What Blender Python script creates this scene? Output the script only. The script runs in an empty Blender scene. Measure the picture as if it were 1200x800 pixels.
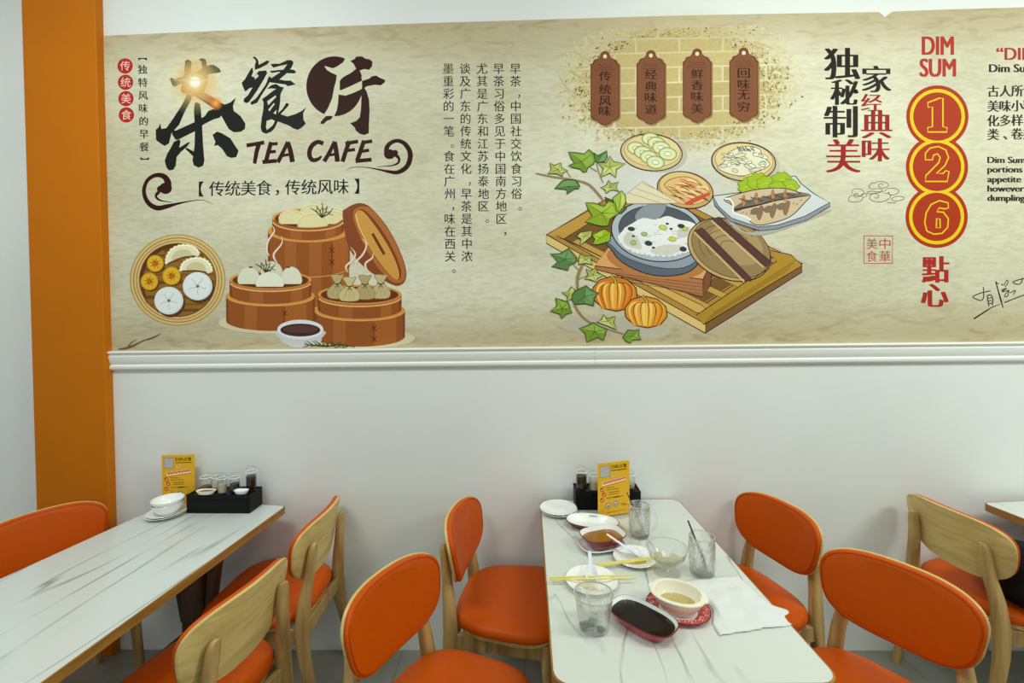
import bpy, bmesh, math, random
from math import sin, cos, pi, radians, sqrt
from mathutils import Vector, Matrix, Euler
from mathutils.geometry import tessellate_polygon

scene = bpy.context.scene
C = scene.collection
random.seed(7)

# ------------------------------------------------------------------ camera
F, CY, YAW, PITCH, ROLL, H, D = 540.0, 369.5, .0183, .0172, -.0122, 1.688, 2.243
fw = Vector((-sin(YAW) * cos(PITCH), cos(YAW) * cos(PITCH), -sin(PITCH)))
_r = Vector((cos(YAW), sin(YAW), 0)); _d = fw.cross(_r)
rt = _r * cos(ROLL) - _d * sin(ROLL)
dn = _r * sin(ROLL) + _d * cos(ROLL)
CAM = Vector((0, 0, H))
cam = bpy.data.cameras.new('camera'); cam.sensor_width = 36; cam.lens = F / 1200 * 36
cam.shift_y = (CY - 400) / 1200; cam.clip_start = .02
camo = bpy.data.objects.new('camera', cam); C.objects.link(camo)
mw = Matrix.Identity(4)
for i in range(3):
    mw[i][0] = rt[i]; mw[i][1] = -dn[i]; mw[i][2] = -fw[i]; mw[i][3] = CAM[i]
camo.matrix_world = mw
scene.camera = camo

def ray(x, y): return rt * ((x - 600) / F) + dn * ((y - CY) / F) + fw
def on_wall(x, y, Y):                      # photo point -> point of the plane y = Y
    v = ray(x, y); return CAM + v * (Y / v.y)
def on_z(x, y, z):                         # photo point -> point of the level z
    v = ray(x, y); return CAM + v * ((z - H) / v.z)

# ------------------------------------------------------------------ world, lamps, exposure
scene.view_settings.view_transform = 'Standard'
scene.view_settings.look = 'None'
scene.view_settings.exposure = 0.06
scene.view_settings.gamma = 1.0
scene.view_settings.use_curve_mapping = False
W = bpy.data.worlds.new('world'); scene.world = W; W.use_nodes = True
bg = W.node_tree.nodes['Background']
bg.inputs[0].default_value = (.95, 1, .98, 1); bg.inputs[1].default_value = .46
def area(name, loc, sx, sy, power, col, rot=(0, 0, 0)):
    l = bpy.data.lights.new(name, 'AREA'); l.shape = 'RECTANGLE'; l.size = sx; l.size_y = sy
    l.energy = power; l.color = col
    o = bpy.data.objects.new(name, l); C.objects.link(o); o.location = loc; o.rotation_euler = rot
    return o
area('ceiling_panel_light', (1.2, .9, 3.35), .9, .35, 20.5, (.93, 1, .88), (radians(20), 0, 0))
area('ceiling_panel_light', (-1.5, .75, 3.35), .9, .35, 26, (.92, 1, .90), (radians(20), 0, 0))
area('ceiling_panel_light', (3.6, .5, 3.35), 1.2, .5, 54, (.94, 1, .88), (radians(20), radians(20), 0))

# ------------------------------------------------------------------ materials
def lin(c):
    r = []
    for v in c[:3]:
        v = v / 255.0
        r.append(v / 12.92 if v <= .04045 else ((v + .055) / 1.055) ** 2.4)
    return r
def mat(name, rgb, rough=.5, spec=.5, metal=0, coat=0, noise=0, nscale=40, bump=0, bscale=200, trans=0):
    m = bpy.data.materials.new(name); m.use_nodes = True
    nt = m.node_tree; b = nt.nodes['Principled BSDF']
    col = lin(rgb)
    b.inputs['Base Color'].default_value = (*col, 1)
    b.inputs['Roughness'].default_value = rough
    b.inputs['Specular IOR Level'].default_value = spec
    b.inputs['Metallic'].default_value = metal
    b.inputs['Coat Weight'].default_value = coat
    b.inputs['Transmission Weight'].default_value = trans
    if noise or bump:
        tc = nt.nodes.new('ShaderNodeTexCoord')
    if noise:
        n = nt.nodes.new('ShaderNodeTexNoise'); n.inputs['Scale'].default_value = nscale; n.inputs['Detail'].default_value = 6
        nt.links.new(tc.outputs['Object'], n.inputs['Vector'])
        r = nt.nodes.new('ShaderNodeValToRGB')
        r.color_ramp.elements[0].position = .3; r.color_ramp.elements[1].position = .7
        r.color_ramp.elements[0].color = (*[c * (1 - noise) for c in col], 1)
        r.color_ramp.elements[1].color = (*[min(1, c * (1 + noise)) for c in col], 1)
        nt.links.new(n.outputs['Fac'], r.inputs['Fac']); nt.links.new(r.outputs['Color'], b.inputs['Base Color'])
    if bump:
        n2 = nt.nodes.new('ShaderNodeTexNoise'); n2.inputs['Scale'].default_value = bscale; n2.inputs['Detail'].default_value = 3
        nt.links.new(tc.outputs['Object'], n2.inputs['Vector'])
        bp = nt.nodes.new('ShaderNodeBump'); bp.inputs['Strength'].default_value = bump; bp.inputs['Distance'].default_value = .002
        nt.links.new(n2.outputs['Fac'], bp.inputs['Height']); nt.links.new(bp.outputs['Normal'], b.inputs['Normal'])
    return m
def wood(name, light, dark, axis=(3, 3, 40), scale=1.0, rough=.5):
    m = bpy.data.materials.new(name); m.use_nodes = True
    nt = m.node_tree; b = nt.nodes['Principled BSDF']; b.inputs['Roughness'].default_value = rough
    tc = nt.nodes.new('ShaderNodeTexCoord'); mp = nt.nodes.new('ShaderNodeMapping')
    mp.inputs['Scale'].default_value = axis
    nt.links.new(tc.outputs['Object'], mp.inputs['Vector'])
    n = nt.nodes.new('ShaderNodeTexNoise'); n.inputs['Scale'].default_value = scale; n.inputs['Detail'].default_value = 8; n.inputs['Distortion'].default_value = .4
    nt.links.new(mp.outputs['Vector'], n.inputs['Vector'])
    r = nt.nodes.new('ShaderNodeValToRGB'); r.color_ramp.elements[0].position = .32; r.color_ramp.elements[1].position = .68
    r.color_ramp.elements[0].color = (*lin(dark), 1); r.color_ramp.elements[1].color = (*lin(light), 1)
    nt.links.new(n.outputs['Fac'], r.inputs['Fac']); nt.links.new(r.outputs['Color'], b.inputs['Base Color'])
    return m
def marble(name, base, vein, rot, stretch):
    m = bpy.data.materials.new(name); m.use_nodes = True
    nt = m.node_tree; b = nt.nodes['Principled BSDF']
    b.inputs['Roughness'].default_value = .22; b.inputs['Specular IOR Level'].default_value = .5
    tc = nt.nodes.new('ShaderNodeTexCoord'); mp = nt.nodes.new('ShaderNodeMapping')
    mp.inputs['Rotation'].default_value = (0, 0, rot); mp.inputs['Scale'].default_value = stretch
    nt.links.new(tc.outputs['Object'], mp.inputs['Vector'])
    n = nt.nodes.new('ShaderNodeTexNoise'); n.inputs['Scale'].default_value = 1.0; n.inputs['Detail'].default_value = 2.5; n.inputs['Distortion'].default_value = .25
    nt.links.new(mp.outputs['Vector'], n.inputs['Vector'])
    s = nt.nodes.new('ShaderNodeMath'); s.operation = 'SUBTRACT'; s.inputs[1].default_value = .5
    a = nt.nodes.new('ShaderNodeMath'); a.operation = 'ABSOLUTE'
    nt.links.new(n.outputs['Fac'], s.inputs[0]); nt.links.new(s.outputs[0], a.inputs[0])
    r = nt.nodes.new('ShaderNodeValToRGB'); e = r.color_ramp.elements
    e[0].position = 0; e[0].color = (*lin(vein), 1); e[1].position = .014; e[1].color = (*lin(base), 1)
    nt.links.new(a.outputs[0], r.inputs['Fac'])
    # veins fade in and out
    n2 = nt.nodes.new('ShaderNodeTexNoise'); n2.inputs['Scale'].default_value = 3.2; n2.inputs['Detail'].default_value = 2
    nt.links.new(tc.outputs['Object'], n2.inputs['Vector'])
    r2 = nt.nodes.new('ShaderNodeValToRGB'); r2.color_ramp.elements[0].position = .36; r2.color_ramp.elements[1].position = .54
    nt.links.new(n2.outputs['Fac'], r2.inputs['Fac'])
    mx = nt.nodes.new('ShaderNodeMixRGB'); mx.inputs[1].default_value = (*lin(base), 1)
    nt.links.new(r2.outputs['Color'], mx.inputs[0]); nt.links.new(r.outputs['Color'], mx.inputs[2])
    nt.links.new(mx.outputs['Color'], b.inputs['Base Color'])
    return m
def glass(name, tint=(1, 1, 1), clear=.5, rough=.0, bump=0, bscale=60):
    """thin-walled glass: Fresnel reflection over clear transmission, with a share of refraction"""
    m = bpy.data.materials.new(name); m.use_nodes = True
    nt = m.node_tree; nt.nodes.remove(nt.nodes['Principled BSDF'])
    out = nt.nodes['Material Output']
    g = nt.nodes.new('ShaderNodeBsdfGlass'); g.inputs['Color'].default_value = (*tint, 1); g.inputs['Roughness'].default_value = rough; g.inputs['IOR'].default_value = 1.35
    t = nt.nodes.new('ShaderNodeBsdfTransparent'); t.inputs['Color'].default_value = (*tint, 1)
    gl = nt.nodes.new('ShaderNodeBsdfGlossy'); gl.inputs['Roughness'].default_value = .03 + rough
    fr = nt.nodes.new('ShaderNodeLayerWeight'); fr.inputs['Blend'].default_value = .5
    pw = nt.nodes.new('ShaderNodeMath'); pw.operation = 'POWER'; pw.inputs[1].default_value = 3.5      # grazing angles reflect most
    sc = nt.nodes.new('ShaderNodeMath'); sc.operation = 'MULTIPLY_ADD'; sc.inputs[1].default_value = .7; sc.inputs[2].default_value = .04
    nt.links.new(fr.outputs['Facing'], pw.inputs[0]); nt.links.new(pw.outputs[0], sc.inputs[0])
    tg = nt.nodes.new('ShaderNodeMixShader')
    nt.links.new(sc.outputs[0], tg.inputs[0]); nt.links.new(t.outputs[0], tg.inputs[1]); nt.links.new(gl.outputs[0], tg.inputs[2])
    mx = nt.nodes.new('ShaderNodeMixShader'); mx.inputs[0].default_value = clear
    nt.links.new(g.outputs[0], mx.inputs[1]); nt.links.new(tg.outputs[0], mx.inputs[2]); nt.links.new(mx.outputs[0], out.inputs['Surface'])
    if bump:
        tc = nt.nodes.new('ShaderNodeTexCoord'); v = nt.nodes.new('ShaderNodeTexVoronoi'); v.inputs['Scale'].default_value = bscale
        nt.links.new(tc.outputs['Object'], v.inputs['Vector'])
        bp = nt.nodes.new('ShaderNodeBump'); bp.inputs['Strength'].default_value = bump; bp.inputs['Distance'].default_value = .004
        nt.links.new(v.outputs['Distance'], bp.inputs['Height'])
        for q in (g, gl, fr): nt.links.new(bp.outputs['Normal'], q.inputs['Normal'])
    return m
def print_mat(name, gain, alpha=False):
    m = bpy.data.materials.new(name); m.use_nodes = True
    nt = m.node_tree; b = nt.nodes['Principled BSDF']; b.inputs['Roughness'].default_value = .55; b.inputs['Specular IOR Level'].default_value = .1
    a = nt.nodes.new('ShaderNodeVertexColor'); a.layer_name = 'Col'
    g = nt.nodes.new('ShaderNodeMixRGB'); g.blend_type = 'MULTIPLY'; g.inputs[0].default_value = 1
    g.inputs[2].default_value = (gain, gain, gain, 1)
    nt.links.new(a.outputs['Color'], g.inputs[1]); nt.links.new(g.outputs['Color'], b.inputs['Base Color'])
    if alpha: nt.links.new(a.outputs['Alpha'], b.inputs['Alpha'])
    return m
def wall_paint(name, rgb):
    m = mat(name, rgb, .6, .3, noise=.02, nscale=3, bump=.12, bscale=140)
    return m

M = {}
M['paint'] = wall_paint('white_wall_paint', (229, 233, 231))
M['orange_paint'] = mat('orange_pillar_paint', (198, 112, 3), .5, .15, noise=.03, nscale=5, bump=.1, bscale=120)
M['trim'] = mat('white_moulding', (240, 244, 238), .45, .4)
M['pad'] = mat('orange_leatherette', (200, 82, 0), .42, .18, noise=.03, nscale=30, bump=.15, bscale=500)
M['piping'] = mat('orange_piping', (178, 66, 0), .45, .18)
M['oak'] = wood('pale_oak', (228, 204, 134), (200, 170, 100), (3, 40, 34), 1.0)
M['oak_leg'] = wood('oak_leg', (204, 172, 108), (152, 116, 62), (30, 30, 2.5), 1.0)
M['edge'] = wood('oak_table_edge', (176, 132, 58), (140, 99, 36), (4, 4, 30), 1.0)
M['dark_wood'] = wood('brown_table_leg', (96, 68, 40), (66, 44, 24), (30, 30, 3), 1.0)
M['marble'] = marble('white_marble_laminate', (212, 217, 210), (150, 156, 152), .9, (5.5, 1.3, 1))
M['marble_long'] = marble('white_marble_laminate_long', (210, 217, 215), (146, 155, 153), .07, (4.6, .42, 1))
M['ceramic'] = mat('white_ceramic', (244, 246, 242), .18, .5, coat=.3)
M['cream'] = mat('cream_ceramic', (242, 236, 214), .22, .5, coat=.3)
M['red_enamel'] = mat('red_enamel', (176, 26, 34), .22, .5, coat=.4)
M['dark_red'] = mat('dark_red_enamel', (128, 22, 16), .22, .5, coat=.4)
M['rim_red'] = mat('maroon_rim', (120, 28, 30), .25, .5)
M['pattern_red'] = mat('red_printed_ceramic', (210, 82, 76), .25, .5)
M['melamine'] = mat('bluish_white_melamine', (226, 230, 240), .2, .5, coat=.2)
M['bamboo'] = mat('pale_bamboo', (238, 222, 120), .4, .4)
M['soy'] = mat('black_soy_sauce', (24, 13, 4), .25, .2)
M['amber'] = mat('amber_sauce', (146, 92, 16), .12, .3)
M['soup'] = mat('pale_soup', (186, 168, 104), .12, .4)
M['tea'] = glass('pale_tea', (.96, .92, .70), .95)
M['stain'] = mat('sauce_stain', (216, 186, 92), .3, .5)
M['noodle'] = mat('white_noodle', (238, 234, 216), .35, .5)
M['jelly'] = mat('black_jelly', (26, 24, 20), .08, .6)
M['black_plastic'] = mat('black_plastic', (9, 9, 10), .45, .2)
M['black_fabric'] = mat('black_fabric', (18, 17, 18), .85, .2, bump=.3, bscale=300)
M['glass'] = glass('clear_glass', (.985, .99, .985), .94)
M['cut_glass'] = glass('cut_glass', (1, 1, 1), .55, 0, 1.0, 46)
M['cup'] = glass('frosted_cup', (.985, .99, .985), .70, .05, .25, 90)
M['glass_rim'] = mat('glass_rim', (190, 196, 184), .15, .6)
M['paper'] = mat('white_napkin_paper', (222, 226, 224), .85, .1, bump=.25, bscale=40)
M['salt'] = mat('ground_seasoning', (178, 172, 142), .8, .2, noise=.2, nscale=300)
M['chilli'] = mat('chilli_paste', (98, 52, 24), .35, .4, noise=.25, nscale=200)
M['straw'] = mat('dark_straw', (46, 44, 44), .3, .5)
M['print'] = print_mat('mural_print', 1.04)
M['print_soft'] = print_mat('mural_soft_print', 1.06, True)
M['card'] = print_mat('card_print', 1.1)

def floor_mat():
    m = bpy.data.materials.new('grey_floor_tile'); m.use_nodes = True
    nt = m.node_tree; b = nt.nodes['Principled BSDF']; b.inputs['Roughness'].default_value = .4
    tc = nt.nodes.new('ShaderNodeTexCoord')
    br = nt.nodes.new('ShaderNodeTexBrick'); br.offset = 0; br.inputs['Scale'].default_value = 1
    br.inputs['Brick Width'].default_value = .6; br.inputs['Row Height'].default_value = .6; br.inputs['Mortar Size'].default_value = .003
    br.inputs['Color1'].default_value = (*lin((140, 140, 130)), 1); br.inputs['Color2'].default_value = (*lin((132, 132, 124)), 1)
    br.inputs['Mortar'].default_value = (*lin((116, 115, 106)), 1)
    nt.links.new(tc.outputs['Object'], br.inputs['Vector'])
    n = nt.nodes.new('ShaderNodeTexNoise'); n.inputs['Scale'].default_value = 5; n.inputs['Detail'].default_value = 6
    nt.links.new(tc.outputs['Object'], n.inputs['Vector'])
    mx = nt.nodes.new('ShaderNodeMixRGB'); mx.blend_type = 'OVERLAY'; mx.inputs[0].default_value = .35
    nt.links.new(br.outputs['Color'], mx.inputs[1]); nt.links.new(n.outputs['Fac'], mx.inputs[2]); nt.links.new(mx.outputs['Color'], b.inputs['Base Color'])
    return m
M['floor'] = floor_mat()

def parchment():
    m = bpy.data.materials.new('mural_parchment'); m.use_nodes = True
    nt = m.node_tree; b = nt.nodes['Principled BSDF']; b.inputs['Roughness'].default_value = .55; b.inputs['Specular IOR Level'].default_value = .25
    L = nt.links.new
    tc = nt.nodes.new('ShaderNodeTexCoord')
    def noise(sc, s, detail=6, dist=0):
        mp = nt.nodes.new('ShaderNodeMapping'); mp.inputs['Scale'].default_value = sc; L(tc.outputs['Object'], mp.inputs['Vector'])
        n = nt.nodes.new('ShaderNodeTexNoise'); n.inputs['Scale'].default_value = s; n.inputs['Detail'].default_value = detail; n.inputs['Distortion'].default_value = dist
        L(mp.outputs['Vector'], n.inputs['Vector']); return n.outputs['Fac']
    def ramp(src, p0, c0, p1, c1):
        r = nt.nodes.new('ShaderNodeValToRGB'); e = r.color_ramp.elements
        e[0].position = p0; e[0].color = (*c0, 1); e[1].position = p1; e[1].color = (*c1, 1); L(src, r.inputs['Fac']); return r.outputs['Color']
    def mix(mode, fac, a, c):
        x = nt.nodes.new('ShaderNodeMixRGB'); x.blend_type = mode
        if isinstance(fac, float): x.inputs[0].default_value = fac
        else: L(fac, x.inputs[0])
        L(a, x.inputs[1]); L(c, x.inputs[2]); return x.outputs['Color']
    base = ramp(noise((.6, 1, 1.1), 1.5, 3), .36, lin((204, 200, 172)), .66, lin((229, 228, 206)))
    fine = ramp(noise((3.0, 1, 11), 7, 9, .6), .36, (.74, .72, .64), .58, (1, 1, 1))
    col = mix('MULTIPLY', .46, base, fine)
    streak = ramp(noise((2.0, 1, 8), 3.4, 10, 1.0), .5, (0, 0, 0), .72, (1, 1, 1))
    # brown aged bands along the printed sheet's upper and lower borders
    sep = nt.nodes.new('ShaderNodeSeparateXYZ'); L(tc.outputs['Object'], sep.inputs[0])
    def edge(z0, z1):
        mr = nt.nodes.new('ShaderNodeMapRange'); mr.inputs['From Min'].default_value = z0; mr.inputs['From Max'].default_value = z1
        mr.interpolation_type = 'SMOOTHSTEP'; L(sep.outputs['Z'], mr.inputs['Value']); return mr.outputs[0]
    def math(op, a, c):
        x = nt.nodes.new('ShaderNodeMath'); x.operation = op; x.use_clamp = True
        for i, v in enumerate((a, c)):
            if isinstance(v, float): x.inputs[i].default_value = v
            else: L(v, x.inputs[i])
        return x.outputs[0]
    band = math('MAXIMUM', edge(2.76, 3.10), edge(1.78, 1.46))
    warm = nt.nodes.new('ShaderNodeRGB'); warm.outputs[0].default_value = (*lin((184, 166, 126)), 1)
    warm2 = nt.nodes.new('ShaderNodeRGB'); warm2.outputs[0].default_value = (*lin((150, 128, 92)), 1)
    f1 = math('MULTIPLY', band, .8)
    col = mix('MIX', f1, col, warm.outputs[0])
    bw = nt.nodes.new('ShaderNodeRGBToBW'); L(streak, bw.inputs[0])
    f2 = math('MULTIPLY', math('MULTIPLY', bw.outputs[0], math('ADD', band, .16)), .55)
    col = mix('MIX', f2, col, warm2.outputs[0])
    L(col, b.inputs['Base Color'])
    return m
M['parchment'] = parchment()

# ------------------------------------------------------------------ mesh helpers
def obj(name, bm, m, parent=None, smooth=True):
    me = bpy.data.meshes.new(name)
    bm.normal_update(); bm.to_mesh(me); bm.free()
    for x in (m if isinstance(m, (list, tuple)) else [m]): me.materials.append(x)
    if smooth:
        me.polygons.foreach_set('use_smooth', [True] * len(me.polygons))
        try: me.set_sharp_from_angle(angle=radians(38))
        except Exception: pass
    o = bpy.data.objects.new(name, me); C.objects.link(o)
    if parent: o.parent = parent
    return o
def tag(o, label, cat, group=None):
    o['label'] = label; o['category'] = cat
    if group: o['group'] = group
    return o
def thing(name, label, cat, loc=(0, 0, 0), rz=0, group=None):
    o = bpy.data.objects.new(name, None); C.objects.link(o); o.empty_display_size = .1
    o.location = loc; o.rotation_euler = (0, 0, rz)
    return tag(o, label, cat, group)
def struct(name, bm, m, smooth=False):
    o = obj(name, bm, m, None, smooth); o['kind'] = 'structure'; return o
def dup(root, loc, rz, label, group=None):
    r = root.copy(); C.objects.link(r); r.location = loc; r.rotation_euler = (0, 0, rz); r['label'] = label
    if group: r['group'] = group
    for ch in list(root.children):
        c = ch.copy(); C.objects.link(c); c.parent = r
        for g in list(ch.children):
            d = g.copy(); C.objects.link(d); d.parent = c
    return r
def face(bm, vs, mi=0):
    try:
        f = bm.faces.new(vs); f.material_index = mi; return f
    except ValueError: return None
def box(bm, x0, x1, y0, y1, z0, z1, bev=0, mi=0):
    v = [bm.verts.new((x, y, z)) for x in (x0, x1) for y in (y0, y1) for z in (z0, z1)]
    fs = [face(bm, [v[i] for i in q], mi) for q in ((0, 1, 3, 2), (4, 6, 7, 5), (0, 4, 5, 1), (2, 3, 7, 6), (0, 2, 6, 4), (1, 5, 7, 3))]
    if bev:
        es = list({e for f in fs for e in f.edges})
        bmesh.ops.bevel(bm, geom=es, offset=bev, segments=2, profile=.5, affect='EDGES')
def outline_circle(n=48): return [(cos(2 * pi * i / n), sin(2 * pi * i / n)) for i in range(n)]
def outline_super(a, b, p, n=56):
    r = []
    for i in range(n):
        t = 2 * pi * i / n; c, s = cos(t), sin(t)
        r.append((a * math.copysign(abs(c) ** (2 / p), c), b * math.copysign(abs(s) ** (2 / p), s)))
    return r
def loft(bm, rings, cap0=True, cap1=True, mis=None):
    """rings: lists of 3-D points with equal counts, joined one after another"""
    vs = [[bm.verts.new(p) for p in r] for r in rings]
    n = len(rings[0])
    for k in range(len(vs) - 1):
        mi = mis[k] if mis else 0
        for i in range(n):
            j = (i + 1) % n
            face(bm, (vs[k][i], vs[k][j], vs[k + 1][j], vs[k + 1][i]), mi)
    if cap0: face(bm, list(reversed(vs[0])), mis[0] if mis else 0)
    if cap1: face(bm, vs[-1], mis[-1] if mis else 0)
    return vs
def dish(bm, out, prof, mis=None, cap0=True, cap1=True):
    """prof: (inset from the outline, z); the outline shrinks by the inset"""
    rm = sum(sqrt(x * x + y * y) for x, y in out) / len(out)
    rings = []
    for ins, z in prof:
        k = max(.001, (rm - ins) / rm)
        rings.append([(x * k, y * k, z) for x, y in out])
    return loft(bm, rings, cap0, cap1, mis)
def tube(bm, pts, rad, n=10, cap=True, closed=False):
    pts = [Vector(p) for p in pts]; rads = rad if isinstance(rad, (list, tuple)) else [rad] * len(pts)
    rings = []; up = None
    for i, p in enumerate(pts):
        if closed: t = pts[(i + 1) % len(pts)] - pts[i - 1]
        else: t = pts[min(i + 1, len(pts) - 1)] - pts[max(i - 1, 0)]
        t.normalize()
        if up is None:
            up = Vector((0, 0, 1)) if abs(t.z) < .9 else Vector((0, 1, 0))
        u = t.cross(up).normalized(); w = u.cross(t).normalized(); up = w
        rings.append([p + (u * cos(2 * pi * k / n) + w * sin(2 * pi * k / n)) * rads[i] for k in range(n)])
    if closed:
        vs = [[bm.verts.new(p) for p in r] for r in rings]
        for k in range(len(vs)):
            for i in range(n):
                face(bm, (vs[k][i], vs[k][(i + 1) % n], vs[(k + 1) % len(vs)][(i + 1) % n], vs[(k + 1) % len(vs)][i]))
    else: loft(bm, rings, cap, cap)
def bar(bm, secs, r=.25, n=5):
    """secs: (centre, half width x, half depth y) rounded-rectangle sections, level"""
    rings = []
    for c, hx, hy in secs:
        ring = []
        rr = min(hx, hy) * r * 2
        for qx, qy, a0 in ((1, 1, 0), (-1, 1, 90), (-1, -1, 180), (1, -1, 270)):
            for k in range(n):
                a = radians(a0 + 90 * k / (n - 1))
                ring.append((c[0] + qx * (hx - rr) + rr * cos(a), c[1] + qy * (hy - rr) + rr * sin(a), c[2]))
        rings.append(ring)
    loft(bm, rings)
def smooth_path(pts, k=6, closed=False):
    P = [Vector(p) for p in pts]; n = len(P); out = []
    for i in range(n if closed else n - 1):
        if closed: a, b, c, d = P[(i - 1) % n], P[i], P[(i + 1) % n], P[(i + 2) % n]
        else: a, b, c, d = P[max(i - 1, 0)], P[i], P[i + 1], P[min(i + 2, n - 1)]
        for j in range(k):
            t = j / k
            out.append(.5 * ((2 * b) + (c - a) * t + (2 * a - 5 * b + 4 * c - d) * t * t + (3 * b - a - 3 * c + d) * t ** 3))
    if not closed: out.append(P[-1])
    return out

# ------------------------------------------------------------------ room
bm = bmesh.new(); box(bm, -9, 9, D, D + .15, 0, 4.6); struct('wall_back', bm, M['paint'])
bm = bmesh.new(); box(bm, -9, 9, -7, D + .15, -.1, 0); struct('floor', bm, M['floor'])
PX0, PX1 = on_wall(25, 0, D - .045).x, on_wall(111, 0, D - .045).x
pxb0, pxb1 = on_wall(42, 590, D - .045).x, on_wall(127, 590, D - .045).x
bm = bmesh.new(); box(bm, (PX0 + pxb0) / 2, (PX1 + pxb1) / 2, D - .045, D, 0, 4.6, .004)
struct('pillar', bm, M['orange_paint'])
# moulding under the mural: an extruded profile, two lengths meeting at a joint
def moulding(name, x0, x1):
    z0, z1 = 1.402, 1.497
    prof = [(0, z0), (.010, z0), (.016, z0 + .004), (.020, z0 + .012), (.019, z0 + .022), (.012, z0 + .026), (.012, z0 + .030), (.016, z0 + .034),
            (.019, z0 + .050), (.024, z0 + .064), (.024, z0 + .070), (.020, z0 + .073), (.020, z0 + .078), (.027, z0 + .082), (.030, z0 + .088), (.028, z0 + .094), (0, z1)]
    bm = bmesh.new()
    rings = [[(x, D - p[0], p[1]) for p in prof] for x in (x0, x1)]
    loft(bm, rings); o = struct(name, bm, M['trim'], True)
jx = on_wall(697, 420, D).x
moulding('trim_1', (PX1 + pxb1) / 2, jx - .0006); moulding('trim_2', jx + .0006, 6.0)

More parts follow.
